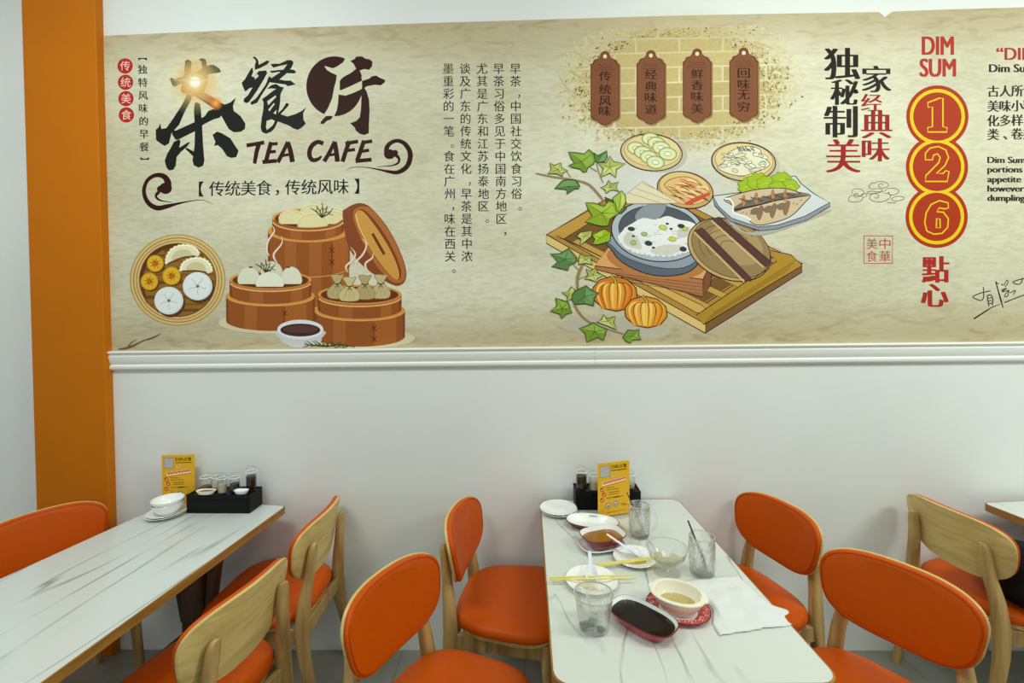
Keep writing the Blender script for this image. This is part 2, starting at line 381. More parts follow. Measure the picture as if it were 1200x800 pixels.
# ------------------------------------------------------------------ mural
MY = D - .003
class Art:
    """flat printed shapes, given in photo points and laid on the wall plane"""
    step = .000004
    def __init__(s, base=1): s.v = []; s.f = []; s.c = []; s.m = []; s.k = base
    def _y(s): s.k += 1; return MY - s.k * s.step
    def raw(s, pts, col, y):
        P = [on_wall(p[0], p[1], y) for p in pts]
        tri = tessellate_polygon([[Vector((p[0], p[1], 0)) for p in pts]])
        i0 = len(s.v); s.v += P
        for t in tri:
            s.f.append([i0 + q for q in t]); s.c.append([col] * 3); s.m.append(0 if len(col) == 3 else 1)
    def poly(s, pts, col, sm=0, line=None, lw=1.0):
        if sm: pts = [(p.x, p.y) for p in smooth_path([(p[0], p[1], 0) for p in pts], sm, True)]
        s.raw(pts, col, s._y())
        if line: s.stroke(list(pts) + [pts[0]], line, lw)
    def ell(s, cx, cy, rx, ry, col, rot=0, line=None, lw=1.0, n=40):
        a = radians(rot)
        pts = [(cx + rx * cos(t) * cos(a) - ry * sin(t) * sin(a), cy + rx * cos(t) * sin(a) + ry * sin(t) * cos(a)) for t in [2 * pi * i / n for i in range(n)]]
        s.raw(pts, col, s._y())
        if line: s.stroke(pts + [pts[0]], line, lw)
    def stroke(s, pts, col, w, sm=0, nolayer=False):
        ws = list(w) if isinstance(w, (list, tuple)) else [w] * len(pts)
        if sm:
            q = smooth_path([(p[0], p[1], ws[i]) for i, p in enumerate(pts)], sm)
            pts = [(p.x, p.y) for p in q]; ws = [max(.1, p.z) for p in q]
        y = s._y(); L = []; R = []
        n = len(pts)
        closed = abs(pts[0][0] - pts[-1][0]) < 1e-6 and abs(pts[0][1] - pts[-1][1]) < 1e-6 and n > 3
        for i in range(n):
            if closed: a, b = pts[(i - 1) % (n - 1)], pts[(i + 1) % (n - 1) if i < n - 1 else 1]
            else: a, b = pts[max(i - 1, 0)], pts[min(i + 1, n - 1)]
            dx, dy = b[0] - a[0], b[1] - a[1]; l = math.hypot(dx, dy) or 1
            nx, ny = -dy / l * ws[i] / 2, dx / l * ws[i] / 2
            L.append((pts[i][0] + nx, pts[i][1] + ny)); R.append((pts[i][0] - nx, pts[i][1] - ny))
        i0 = len(s.v); s.v += [on_wall(p[0], p[1], y) for p in L + R]
        for i in range(n - 1):
            s.f.append([i0 + i, i0 + i + 1, i0 + n + i + 1, i0 + n + i]); s.c.append([col] * 4); s.m.append(0 if len(col) == 3 else 1)
    def fan(s, cx, cy, r, c0, c1, n=32, ry=None, rot=0, start=0):
        """printed soft spot: colour and opacity run from the centre to the border"""
        y = s._y(); i0 = len(s.v); ry = ry or r; a = radians(rot)
        s.v.append(on_wall(cx, cy, y))
        for i in range(n):
            t = 2 * pi * i / n; px, py = r * cos(t), ry * sin(t)
            s.v.append(on_wall(cx + px * cos(a) - py * sin(a), cy + px * sin(a) + py * cos(a), y))
        for i in range(n):
            s.f.append([i0, i0 + 1 + i, i0 + 1 + (i + 1) % n]); s.c.append([c0, c1, c1]); s.m.append(1)
    def text(s, body, cx, cy, col, size=None, w=None, h=None, bold=0, fat=(0,), rot=0, align='C', shear=0, pitch=None):
        """size: em in photo points, or w/h: fit the glyphs' box; bold: outline offset in em; fat: side shifts in em that thicken the uprights"""
        cu = bpy.data.curves.new('t', 'FONT'); cu.body = body; cu.size = 1; cu.offset = bold; cu.resolution_u = 4; cu.shear = shear
        o = bpy.data.objects.new('t', cu); C.objects.link(o)
        dg = bpy.context.evaluated_depsgraph_get(); e = o.evaluated_get(dg); me = e.to_mesh()
        V = [(v.co.x, v.co.y) for v in me.vertices]; Fs = [list(p.vertices) for p in me.polygons]
        e.to_mesh_clear(); bpy.data.objects.remove(o); bpy.data.curves.remove(cu)
        if not V: return
        x0, x1 = min(v[0] for v in V), max(v[0] for v in V); y0, y1 = min(v[1] for v in V), max(v[1] for v in V)
        if w: kx = w / (x1 - x0 + max(fat) - min(fat)); ky = h / (y1 - y0); ox, oy = (x0 + x1) / 2, (y0 + y1) / 2
        else: kx = ky = size; ox, oy = ((x0 + x1) / 2 if align == 'C' else x0), .37
        if pitch: kx = kx * pitch
        ca, sa = cos(radians(rot)), sin(radians(rot))
        for sh in fat:
            y = s._y(); i0 = len(s.v)
            for vx, vy in V:
                px, py = (vx + sh - ox) * kx, -(vy - oy) * ky
                s.v.append(on_wall(cx + px * ca - py * sa, cy + px * sa + py * ca, y))
            for f in Fs:
                s.f.append([i0 + q for q in f]); s.c.append([col] * len(f)); s.m.append(0 if len(col) == 3 else 1)
    def build(s, name, parent, mats=None):
        me = bpy.data.meshes.new(name); me.from_pydata([tuple(p) for p in s.v], [], s.f)
        ca = me.color_attributes.new('Col', 'FLOAT_COLOR', 'CORNER'); i = 0; data = []
        for cs in s.c:
            for c in cs: data += [*lin(c), (c[3] if len(c) > 3 else 1.0)]
        ca.data.foreach_set('color', data)
        for m_ in (mats or (M['print'], M['print_soft'])): me.materials.append(m_)
        me.polygons.foreach_set('material_index', s.m)
        o = bpy.data.objects.new(name, me); C.objects.link(o); o.parent = parent
        return o
def Z(x0, y0, k):
    def z(*pts): return [(x0 + p[0] / k, y0 + p[1] / k) for p in pts]
    return z

mural = thing('wall_mural', 'wide printed parchment mural of dim sum art and writing above the white moulding', 'mural')
# the sheet, with its torn notch at the upper edge
top = [(119.5, 42), (300, 34), (470, 28), (600, 24), (800, 18), (940, 15.5), (1030, 14), (1034, 17), (1037, 20), (1041, 17), (1046, 13.5), (1110, 11), (1200, 8.5), (1400, 3)]
pts = [on_wall(*p, MY) for p in top]
bot = [Vector((p.x, MY, 1.492)) for p in pts]
bm = bmesh.new()
for i in range(len(pts) - 1):
    a, b = pts[i], pts[i + 1]
    vs = [bm.verts.new(q) for q in (bot[i], bot[i + 1], b, a)]; face(bm, vs)
bmesh.ops.remove_doubles(bm, verts=bm.verts[:], dist=1e-5)
ext = bmesh.ops.extrude_face_region(bm, geom=bm.faces[:])
bmesh.ops.translate(bm, verts=[g for g in ext['geom'] if isinstance(g, bmesh.types.BMVert)], vec=(0, .0028, 0))
bmesh.ops.recalc_face_normals(bm, faces=bm.faces[:])
obj('sheet', bm, M['parchment'], mural, False)

INK = (27, 31, 27); BROWN = (50, 22, 18); RED = (176, 52, 42); PAR = (206, 206, 176)
# --- big brush title
t = Art()
A = Z(180, 50, 5)
for p in (
    [(185,105),(200,98),(222,110),(222,160),(215,210),(205,290),(180,300),(160,285),(165,250),(178,200)],
    [(95,212),(105,205),(125,215),(180,195),(260,165),(330,130),(352,130),(385,150),(396,172),(370,178),(330,182),(250,215),(160,240),(125,258),(110,250)],
    [(262,100),(285,90),(305,98),(312,130),(318,190),(312,240),(295,290),(275,300),(262,280),(280,230),(287,160),(280,110)],
    [(195,300),(225,305),(222,330),(180,410),(150,480),(105,530),(90,590),(65,605),(40,590),(15,570),(12,510),(30,495),(38,470),(45,505),(75,500),(110,450),(150,390),(180,340)],
    [(215,292),(260,290),(330,320),(380,345),(418,362),(450,350),(482,322),(465,370),(470,400),(510,430),(538,475),(535,505),(510,522),(470,525),(440,505),(420,470),(395,425),(360,390),(300,350),(240,312)],
    [(105,510),(130,515),(240,465),(300,430),(320,400),(345,390),(400,385),(410,415),(385,440),(350,450),(300,475),(240,520),(150,565),(130,570),(110,540)],
    [(240,355),(255,348),(272,360),(278,400),(285,500),(290,600),(298,690),(290,720),(265,732),(235,718),(228,690),(240,600),(242,500),(236,400)],
    [(230,665),(205,640),(185,622),(195,615),(240,640)],
    [(120,580),(150,565),(158,580),(150,615),(200,585),(215,582),(195,610),(160,640),(135,670),(130,720),(115,745),(90,748),(75,730),(65,690),(80,650),(95,625)],
    [(345,540),(372,520),(400,530),(450,560),(475,600),(498,632),(485,670),(455,675),(430,665),(400,620),(375,600),(355,605),(362,580)]):
    t.poly(A(*p), INK)
t.poly(A((170,240),(230,215),(312,190),(310,250),(290,292),(230,300),(180,298)), (150, 84, 30))
t.stroke(A((225,296),(262,298),(330,332),(375,362)), (176, 92, 34), [7, 7, 8, 8], 4)
B = Z(275, 55, 7.62)
t.build('title_character', mural); t = Art()
for p in (
    [(158,92),(180,85),(200,105),(212,125),(215,160),(290,120),(312,130),(290,155),(225,190),(180,205),(180,160),(190,130),(180,110)],
    [(145,195),(160,185),(165,225),(150,260),(170,270),(215,215),(280,210),(292,230),(260,290),(200,390),(130,490),(100,503),(78,485),(85,460),(120,430),(160,360),(130,370),(95,400),(80,370),(62,320),(90,290)],
    [(305,262),(325,270),(310,320),(280,370),(240,430),(200,500),(150,518),(140,495),(190,460),(240,390),(280,330)],
    [(320,155),(340,150),(400,150),(470,118),(510,118),(526,140),(510,180),(470,230),(400,290),(450,300),(500,300),(545,335),(500,345),(470,350),(455,335),(380,325),(310,315),(320,280),(340,270),(400,230),(440,195),(470,155),(420,165),(345,185)],
    [(310,215),(400,205),(500,200),(530,205),(552,225),(530,237),(480,235),(400,222),(330,232)],
    [(285,375),(330,340),(370,330),(410,355),(440,360),(425,390),(410,420),(405,500),(395,560),(388,590),(430,550),(460,500),(485,505),(480,525),(440,570),(410,600),(470,620),(540,600),(600,570),(640,535),(612,590),(615,650),(635,685),(600,720),(565,740),(530,730),(480,700),(400,670),(385,665),(360,720),(330,755),(280,775),(245,760),(232,720),(240,640),(255,560),(258,500),(245,465),(280,440),(330,400),(370,375),(330,370)]):
    t.poly(B(*p), INK)
for p in ([(290,485),(365,432),(372,445),(300,520)], [(300,560),(350,500),(358,510),(310,575)], [(345,590),(375,560),(368,602)], [(285,660),(330,645),(360,660),(340,700),(290,740),(280,720)], [(175,262),(205,240),(215,262),(180,290)]):
    t.poly(B(*p), PAR)
t.build('title_character', mural); t = Art()
K = Z(350, 55, 7.2727)
t.ell(350 + 305 / 7.2727, 55 + 335 / 7.2727, 240 / 7.2727, 255 / 7.2727, BROWN, n=64)
t.poly(K((405,78),(445,110),(490,185),(440,225),(400,245),(375,260),(350,290),(350,370),(370,365),(450,330),(545,285),(545,355),(470,390),(400,415),(340,405),(335,480),(325,540),(296,600),(214,580),(250,520),(285,440),(300,360),(320,280),(325,240),(270,215),(240,195),(218,165),(235,165),(290,182),(330,165),(380,130)), PAR)
for p in ([(440,120),(480,100),(490,82),(540,80),(570,100),(600,105),(630,125),(625,165),(600,195),(560,188),(520,200),(535,235),(540,260),(500,215),(490,180),(470,145)],
          [(540,290),(600,270),(625,250),(660,243),(690,262),(735,280),(735,300),(700,328),(650,322),(580,335),(560,350),(580,380),(600,450),(605,540),(600,640),(597,735),(560,750),(520,740),(485,710),(480,690),(440,650),(490,630),(520,600),(530,540),(535,430),(530,370),(540,350)],
          [(230,590),(285,585),(290,600),(270,620),(240,630),(215,655),(185,655),(190,635)]):
    t.poly(K(*p), BROWN)
t.build('title_character', mural); t = Art(230)
# the printed sun flare over the first character
t.fan(228.5, 96, 27, (255, 206, 120, .95), (255, 190, 90, 0)); t.fan(228.5, 96, 40, (255, 235, 170, .5), (255, 235, 170, 0))
t.fan(228.5, 96, 13, (255, 255, 240, 1), (255, 236, 150, .0)); t.fan(228.5, 96, 6.5, (255, 255, 250, 1), (255, 252, 225, .7))
t.fan(253, 121, 9, (255, 180, 90, .9), (255, 150, 60, 0)); t.fan(228.5, 94, 34, (255, 240, 190, .7), (255, 240, 190, 0), ry=2.0)
t.build('sun_flare_print', mural)
# --- TEA CAFE with the two swirls
t = Art()
G = Z(280, 155, 5.4545)
for p, w in (([(48,84),(100,76),(162,64)], 22), ([(128,72),(112,130),(100,200)], [26,24,20]),
             ([(206,62),(190,120),(172,188)], 24), ([(200,76),(247,72)], 18), ([(190,126),(236,122)], 18), ([(150,190),(240,182)], 22),
             ([(312,60),(280,130),(248,192)], [20,22,24]), ([(312,62),(330,120),(342,190)], [24,26,28]), ([(272,150),(330,140)], 16),
             ([(540,72),(500,62),(462,92),(450,140),(468,176),(505,172),(528,152)], [24,24,26,26,24,20,10]),
             ([(612,58),(580,125),(545,186)], [20,22,24]), ([(612,60),(622,120),(630,188)], [24,26,28]), ([(565,148),(625,138)], 16),
             ([(706,56),(685,115),(662,188)], 24), ([(680,72),(762,58)], 20), ([(680,118),(742,110)], 18),
             ([(800,52),(780,110),(756,180)], 24), ([(790,66),(852,56)], 20), ([(780,122),(832,114)], 18), ([(745,184),(848,174)], 22)):
    ws = [q * 1.15 / 5.4545 for q in (w if isinstance(w, list) else [w] * len(p))]
    t.stroke(G(*p), BROWN, ws, 4)
t.build('cafe_lettering', mural); t = Art()
t.ell(280 + 963 / 5.4545, 155 + 140 / 5.4545, 6.6, 5.8, BROWN); t.ell(280 + 998 / 5.4545, 155 + 130 / 5.4545, 3.6, 3.2, BROWN)
t.stroke(G((945,140),(945,100),(970,68),(1015,54),(1062,75),(1094,130),(1088,190),(1060,232),(1010,256),(950,250),(890,237),(800,223),(720,225),(680,245)), BROWN, [q / 5.4545 for q in (34,30,26,24,28,32,32,30,26,18,10,5,4,1)], 6)
t.stroke(G((995,140),(1022,165),(1018,195),(980,212),(930,216),(880,222)), BROWN, [q / 5.4545 for q in (26,18,14,8,5,2)], 6)
t.build('swirl_print', mural); t = Art()
E2 = Z(150, 190, 8)
t.ell(150 + 352 / 8, 190 + 245 / 8, 7.4, 6.6, BROWN); t.ell(150 + 302 / 8, 190 + 252 / 8, 3.8, 4, BROWN)
t.stroke(E2((378,230),(372,185),(345,140),(290,120),(228,134),(176,180),(150,260),(165,340),(210,400),(280,430),(360,415),(460,390),(580,365),(700,355),(800,395)), BROWN, [q / 8 for q in (60,62,52,42,36,34,36,40,44,46,40,22,10,6,2)], 6)
t.stroke(E2((290,280),(262,312),(280,345),(330,365),(420,375)), BROWN, [q / 8 for q in (34,24,20,12,4)], 6)
t.build('swirl_print', mural)
# --- subtitle and the small column at the far left
t = Art()
for ch, x in zip('【传统美食，传统风味】', (236, 254, 272.5, 291, 309.5, 325, 343, 362, 381, 400, 418)):
    t.text(ch, x, 221.5 - (x - 238) * .018, INK, size=19, fat=(-.012, .012))
t.build('subtitle_lettering', mural); t = Art()
for i, ch in enumerate('传统美食'):
    x, y = 146.6 + i * .5, 77.3 + i * 19.1
    t.ell(x, y, 9, 9, (180, 44, 40)); t.text(ch, x, y, (236, 214, 190), size=12.5)
t.build('round_badge_lettering', mural); t = Art()
for i, ch in enumerate('独特风味的早餐'):
    t.text(ch, 167 + i * .35, 81.5 + i * 15.1, INK, size=11.5, fat=(-.02, .02))
t.text('【', 167, 69.5, INK, size=11, rot=90); t.text('】', 169.5, 185.5, INK, size=11, rot=90)
t.build('bracket_lettering', mural)
# --- the five columns of small writing
t = Art()
cols = (('早茶，中国社交饮食习俗。', 604, 605.5), ('早茶习俗多见于中国南方地区，', 584.3, 588), ('尤其是广东和江苏扬泰地区。', 564.8, 567), ('谈及广东的传统文化，早茶是其中浓', 545, 547.3), ('墨重彩的一笔。食在广州，味在西关。', 525.3, 527.8))
for s_, xa, xb in cols:
    t = Art()
    n = len(s_)
    for i, ch in enumerate(s_):
        x = xa + (xb - xa) * i / (n - 1); y = 80.5 + i * 14.65
        if ch in '，。': t.text(ch, x + 4, y - 1, INK, size=13.5)
        else: t.text(ch, x, y, INK, size=13.6, fat=(-.008, .008))
    t.build('verse_lettering', mural)
# --- brick patch
t = Art()
rnd = random.Random(3)
Q = Z(640, 25, 4)
def inblob(u, v):
    a = ((u - 615) / 570) ** 2 + ((v - 300) / 325) ** 2
    return a
t.fan(795, 95, 150, (240, 226, 176, .85), (236, 224, 180, 0), ry=92)
rows = [(30, 76), (84, 142), (150, 210), (218, 282), (290, 350), (358, 420), (428, 490), (498, 555), (562, 610)]
for ri, (v0, v1) in enumerate(rows):
    off = -100 + (100 if ri % 2 else 0) + 20
    for k in range(-1, 8):
        u0 = off + k * 203; u1 = u0 + 194
        sl = lambda u: -.022 * (u - 600)
        # cut the brick into small cells; cells thin out towards the patch's ragged border
        nc = 18; nr = 7
        y = t._y()
        for a in range(nc):
            for c in range(nr):
                ua, ub = u0 + (u1 - u0) * a / nc, u0 + (u1 - u0) * (a + 1) / nc
                va, vb = v0 + (v1 - v0) * c / nr, v0 + (v1 - v0) * (c + 1) / nr
                d = inblob((ua + ub) / 2, (va + vb) / 2)
                if d + rnd.uniform(-.34, .34) > .86: continue
                j = lambda: rnd.uniform(-4, 4) if d > .5 else 0
                g = rnd.uniform(-5, 5) + (ri * 37 + k * 53) % 17 - 8
                col = (192 + g * .8, 174 + g * .8, 118 + g * .8)
                if d > .6: col = tuple(x + (q - x) * min(.75, (d - .6) * 1.8) for x, q in zip(col, (218, 210, 174)))
                t.raw(Q((ua + j(), va + sl(ua) + j()), (ub + j(), va + sl(ub) + j()), (ub + j(), vb + sl(ub) + j()), (ua + j(), vb + sl(ua) + j())), col, y)
for (a, b) in (((130, 140), (205, 185)), ((100, 230), (210, 280)), ((60, 255), (110, 330)), ((570, 30), (690, 75)), ((420, 45), (520, 30)), ((980, 95), (1070, 130)), ((1000, 330), (1100, 345))):
    t.stroke(Q(a, b), (196, 178, 126), [1, 3.2] if rnd.random() > .5 else [3, 1])
t.build('brick_print', mural)
# --- four hanging wooden tags
t = Art(200)
for cx, ty, s_, sp in ((709, 72, '传统风味', (89, 104.5, 118, 130)), (762.8, 71, '经典味道', (87, 101, 114, 128)), (817, 69, '鲜香味美', (86.5, 99.5, 113, 127)), (871.6, 68, '回味无穷', (85.5, 98.5, 111, 125))):
    def tagpts(m):
        w = 16.8 - m; y0 = ty - 3.5 + m; y1 = ty + 73 - m
        return [(cx - w, y0 + 7), (cx - w + 2.5, y0 + 5), (cx - w + 4, y0 + 1.5), (cx - 8, y0), (cx - 5, y0 - 3), (cx + 5, y0 - 3), (cx + 8, y0), (cx + w - 4, y0 + 1.5), (cx + w - 2.5, y0 + 5), (cx + w, y0 + 7),
                (cx + w, y1 - 8), (cx + w - 2, y1 - 5.5), (cx + 9, y1 - 3), (cx + 6, y1), (cx, y1 + 2), (cx - 6, y1), (cx - 9, y1 - 3), (cx - w + 2, y1 - 5.5), (cx - w, y1 - 8)]
    t.poly([(x + 1.2, y + 1.2) for x, y in tagpts(-.3)], (150, 120, 76))
    t.ell(cx, ty - 6.5, 5.8, 5.8, (122, 74, 48)); t.poly(tagpts(0), (112, 66, 42)); t.poly(tagpts(1.8), (140, 90, 60)); t.poly(tagpts(2.4), (128, 79, 52))
    t.ell(cx, ty - 6, 2.3, 2.3, (236, 216, 180))
    for dx in (-6, 0, 6): t.stroke([(cx + dx + 2.2 * cos(a / 8 * 2 * pi), ty + 5.5 + 2.0 * sin(a / 8 * 2 * pi)) for a in range(9)], (98, 58, 38), .7)
    t.stroke([(cx - 12, ty + 9.5), (cx + 12, ty + 9.5)], (98, 58, 38), .7)
    for ch, y in zip(s_, sp): t.text(ch, cx, y, (56, 30, 18), w=14.5, h=11.5, fat=(-.02, .02))
t.build('tag_print', mural)

# --- steamer plate and baskets
t = Art()
LN = (70, 44, 20)
c0 = (140 + 420 / 6.154, 265 + 388 / 6.154); k6 = 6.154
for r, c in ((346, (176, 148, 92)), (337, (214, 188, 128)), (322, (160, 126, 66)), (314, (216, 186, 124)), (300, (158, 120, 62)), (294, (212, 180, 116)), (278, (92, 56, 26)), (272, (148, 104, 44))):
    t.ell(*c0, r / k6, r / k6 * .955, c, n=64)
S = Z(140, 265, k6)
for v, th in ((150, 40), (205, 16), (250, 10), (300, 22), (345, 12), (395, 24), (450, 14), (500, 26), (560, 12), (600, 20)):
    dx = sqrt(max(0, 268 ** 2 - ((v - 388) / .955) ** 2))
    t.poly(S((420 - dx, v), (420 + dx, v - 6), (420 + dx * .99, v + th * .7), (420 - dx * .99, v + th)), (112, 74, 30) if th > 14 else (126, 86, 36))
t.poly(S((150,380),(165,280),(230,190),(330,135),(440,122),(380,150),(300,180),(230,240),(185,310),(170,400),(200,560),(165,470)), (94, 56, 26), 4)
for pts in ([(338,262),(345,215),(375,170),(430,142),(490,138),(540,155),(568,190),(560,208),(480,215),(400,240),(350,265)], [(442,315),(455,275),(490,245),(550,230),(610,240),(650,275),(662,318),(640,328),(550,315),(460,318)]):
    t.poly(S(*[(x + 8, y + 10) for x, y in pts]), (96, 60, 28), 4); [t.ell(140 + x / k6, 265 + y / k6, 2.0, 1.8, (232, 226, 190)) for x, y in [(q.x, q.y) for q in smooth_path([(x, y, 0) for x, y in pts[:8]], 2)]]
    t.poly(S(*pts), (232, 226, 190), 4)
    m_ = [(sum(p[0] for p in pts) / len(pts) * .35 + x * .65, sum(p[1] for p in pts) / len(pts) * .35 + y * .65 + 8) for x, y in pts]
    t.poly(S(*m_), (208, 198, 156), 4); t.stroke(S(*[(x, y) for x, y in pts[:7]]), (250, 246, 222), 1.6, 4)
for cx, cy, r in ((258, 268, 61), (216, 398, 63), (376, 358, 66)):
    t.ell(140 + (cx + 8) / k6, 265 + (cy + 9) / k6, r / k6, r / k6, (92, 56, 24)); t.ell(140 + cx / k6, 265 + cy / k6, r / k6, r / k6, (206, 158, 34)); t.ell(140 + cx / k6, 265 + cy / k6, r * .86 / k6, r * .86 / k6, (222, 180, 48))
    for a in range(8): t.stroke(S((cx + 10 * cos(a * .785), cy + 10 * sin(a * .785)), (cx + 40 * cos(a * .785 + .2), cy + 40 * sin(a * .785 + .2))), (178, 112, 26), [2, .6])
    for a in range(3): t.ell(140 + (cx + 12 * cos(a * 2.1)) / k6, 265 + (cy + 12 * sin(a * 2.1)) / k6, 1.7, 1.5, (190, 84, 24))
for cx, cy, r in ((356, 536, 105), (563, 432, 107)):
    t.ell(140 + (cx + 14) / k6, 265 + (cy + 16) / k6, r / k6, r / k6, (92, 58, 30)); t.ell(140 + cx / k6, 265 + cy / k6, r / k6, r / k6 * .95, (214, 222, 222)); t.ell(140 + (cx - 4) / k6, 265 + (cy - 4) / k6, r * .9 / k6, r * .88 / k6, (228, 234, 234))
    for a in range(5): t.stroke(S((cx + 18 * cos(a * 1.257), cy + 18 * sin(a * 1.257)), (cx + 45 * cos(a * 1.257 + .35), cy + 45 * sin(a * 1.257 + .35)), (cx + 66 * cos(a * 1.257 + .2), cy + 66 * sin(a * 1.257 + .2))), (176, 190, 192), .8, 3)
    t.ell(140 + cx / k6, 265 + cy / k6, 2, 1.9, (120, 116, 112))
BR, BD, BL, RIM = (150, 84, 38), (130, 68, 32), (164, 97, 48), (212, 148, 70)
def basket(cx, ytop, rx, ry, h1, h2, rx2, ys=None, food=None):
    """steamer basket: upper ring (radius rx, height h1) on a wider lower ring (rx2, height h2)"""
    def band(r, rr, y0, y1, cols):
        n = 24
        edges = [i / len(cols) for i in range(len(cols) + 1)]
        for i, c in enumerate(cols):
            a0, a1 = pi - pi * edges[i], pi - pi * edges[i + 1]
            pts = [(cx + r * cos(a0 + (a1 - a0) * q / 8), y0 + rr * sin(a0 + (a1 - a0) * q / 8)) for q in range(9)]
            pts += [(x, y + (y1 - y0)) for x, y in reversed(pts)]
            t.poly(pts, c)
    if h2:
        ry2 = ry * rx2 / rx; yl = ytop + h1 + 1.6; h2 -= 3
        band(rx2, ry2, yl, yl + h2, [BD, BR, BR, BL, BR, BR, (168, 98, 44), (168, 98, 44), BR, BD])
        t.ell(cx, yl, rx2, ry2, RIM); t.stroke([(cx + (rx2 - .5) * cos(a), yl + (ry2 - .3) * sin(a)) for a in [pi * .05 + pi * .9 * i / 20 for i in range(21)]], (226, 166, 92), 1.2)
        for q in (0, 1):
            ox, oy = cx + rx2 * .32, yl + ry2 * .95 + h2 * (.3 + .42 * q)
            for dx, dy in ((3, 3), (3, -3)): t.stroke([(ox - dx, oy - dy), (ox + dx, oy + dy)], (96, 36, 24), .9)
        t.stroke([(cx + rx2 * .32, yl + ry2 * .95 + 2), (cx + rx2 * .32, yl + ry2 * .95 + h2 * .85)], (96, 36, 24), .8)
    band(rx, ry, ytop, ytop + h1, [BD, BR, BR, BL, BR, BR, (168, 98, 44), BR, BD])
    t.ell(cx, ytop, rx, ry, RIM); t.ell(cx, ytop + .3, rx * .93, ry * .84, (106, 54, 28))
    t.stroke([(cx + (rx - .4) * cos(a), ytop + (ry - .3) * sin(a)) for a in [pi * .1 + pi * .75 * i / 20 for i in range(21)]], (238, 176, 116), 1.1)
def spring(x, y, s=1.0, col=(56, 66, 36), rot=0):
    for k in range(5):
        a = radians(-140 + k * 25 + rot); L_ = (12 if k % 2 else 14) * s
        t.stroke([(x, y), (x + L_ * .55 * cos(a + .15), y + L_ * .55 * sin(a + .15)), (x + L_ * cos(a), y + L_ * sin(a))], col, [1.2 * s, 1.1 * s, .6 * s], 3)
        t.stroke([(x + L_ * .5 * cos(a + .1), y + L_ * .5 * sin(a + .1)), (x + L_ * .8 * cos(a + .5), y + L_ * .8 * sin(a + .5))], col, [1 * s, .5 * s])
# ground shade printed under the baskets
t.ell(322, 378, 66, 13, (214, 204, 170)); t.ell(424, 396, 62, 12, (214, 204, 170))
# tall basket: three stacked rings
basket(362, 256, 42, 12, 0, 0, 42)
for y0, r, hh in ((311, 47, 36), (271, 48, 40)):
    n = 10; cols_ = [BD, BR, BR, BL, BR, BL, BR, (168, 98, 44), (168, 98, 44), BR]
    for i, c in enumerate(cols_):
        a0, a1 = pi - pi * i / 10, pi - pi * (i + 1) / 10
        pts = [(362 + r * cos(a0 + (a1 - a0) * q / 6), y0 + 13 * sin(a0 + (a1 - a0) * q / 6)) for q in range(7)]
        pts += [(x, y + hh) for x, y in reversed(pts)]
        t.poly(pts, c)
    t.ell(362, y0, r, 13, RIM) if y0 < 300 else t.stroke([(362 + r * cos(a), y0 + 13 * sin(a)) for a in [pi * i / 24 for i in range(25)]], (216, 150, 84), 2.2)
for q in range(2):
    oy = 293 + q * 14
    for dx, dy in ((3.2, 3.2), (3.2, -3.2)): t.stroke([(389 - dx, oy - dy), (389 + dx, oy + dy)], (96, 36, 24), 1)
t.stroke([(389, 286), (389, 313)], (96, 36, 24), .9)
basket(361, 256, 42, 12, 13.5, 0, 42)
T1_ = Z(300, 230, 6.3158)
for cx, cy, rx, ry in ((430, 120, 100, 62), (590, 140, 70, 55), (270, 165, 100, 62), (570, 165, 88, 60), (420, 195, 112, 70)):
    pts = [(cx + rx * cos(a) * (1 + .03 * cos(a * 24)), cy + ry * sin(a) * (1 + .03 * cos(a * 24))) for a in [pi + pi * i / 30 for i in range(31)]] + [(cx + rx, cy + 40), (cx - rx, cy + 40)]
    t.poly(T1_(*pts), (212, 200, 150)); t.poly(T1_(*[(cx + (x - cx) * .9, cy + (y - cy) * .86 + 4) for x, y in pts]), (224, 214, 164))
    t.stroke(T1_(*pts[:31]), (240, 230, 190), .9)
t.stroke([(361 + 41 * cos(a), 256.5 + 11.6 * sin(a)) for a in [pi * .04 + pi * .92 * i / 24 for i in range(25)]], (160, 90, 44), 3.2)
t.stroke([(361 + 41.5 * cos(a), 258.5 + 11.8 * sin(a)) for a in [pi * .04 + pi * .92 * i / 24 for i in range(25)]], (234, 180, 116), 1.4)
spring(377, 255, 1.25)
# leaning lid
t.poly(T1_((640,130),(660,95),(720,60),(775,50),(840,75),(930,170),(1010,290),(1080,440),(1112,560),(1100,630),(1050,662),(980,640),(850,560),(740,460),(670,330)), (136, 72, 40), 4)
t.poly(T1_((720,120),(740,90),(790,75),(850,90),(930,180),(1010,300),(1075,440),(1105,560),(1095,620),(1050,640),(990,620),(890,510),(790,340),(730,200)), (176, 106, 52), 4)
t.poly(T1_((738,130),(760,100),(800,100),(880,180),(970,310),(1040,450),(1075,560),(1060,615),(1010,600),(900,480),(800,310),(745,180)), (124, 66, 32), 4)
t.poly(T1_((736,150),(748,110),(790,110),(860,190),(950,320),(1020,450),(1058,560),(1050,615),(1000,590),(900,470),(800,310),(750,200)), (206, 152, 74), 4)
t.stroke(T1_((862,275),(950,430)), (112, 58, 30), 3.4)
t.stroke(T1_((738,130),(760,220),(830,360)), (240, 196, 120), 1.3, 4)
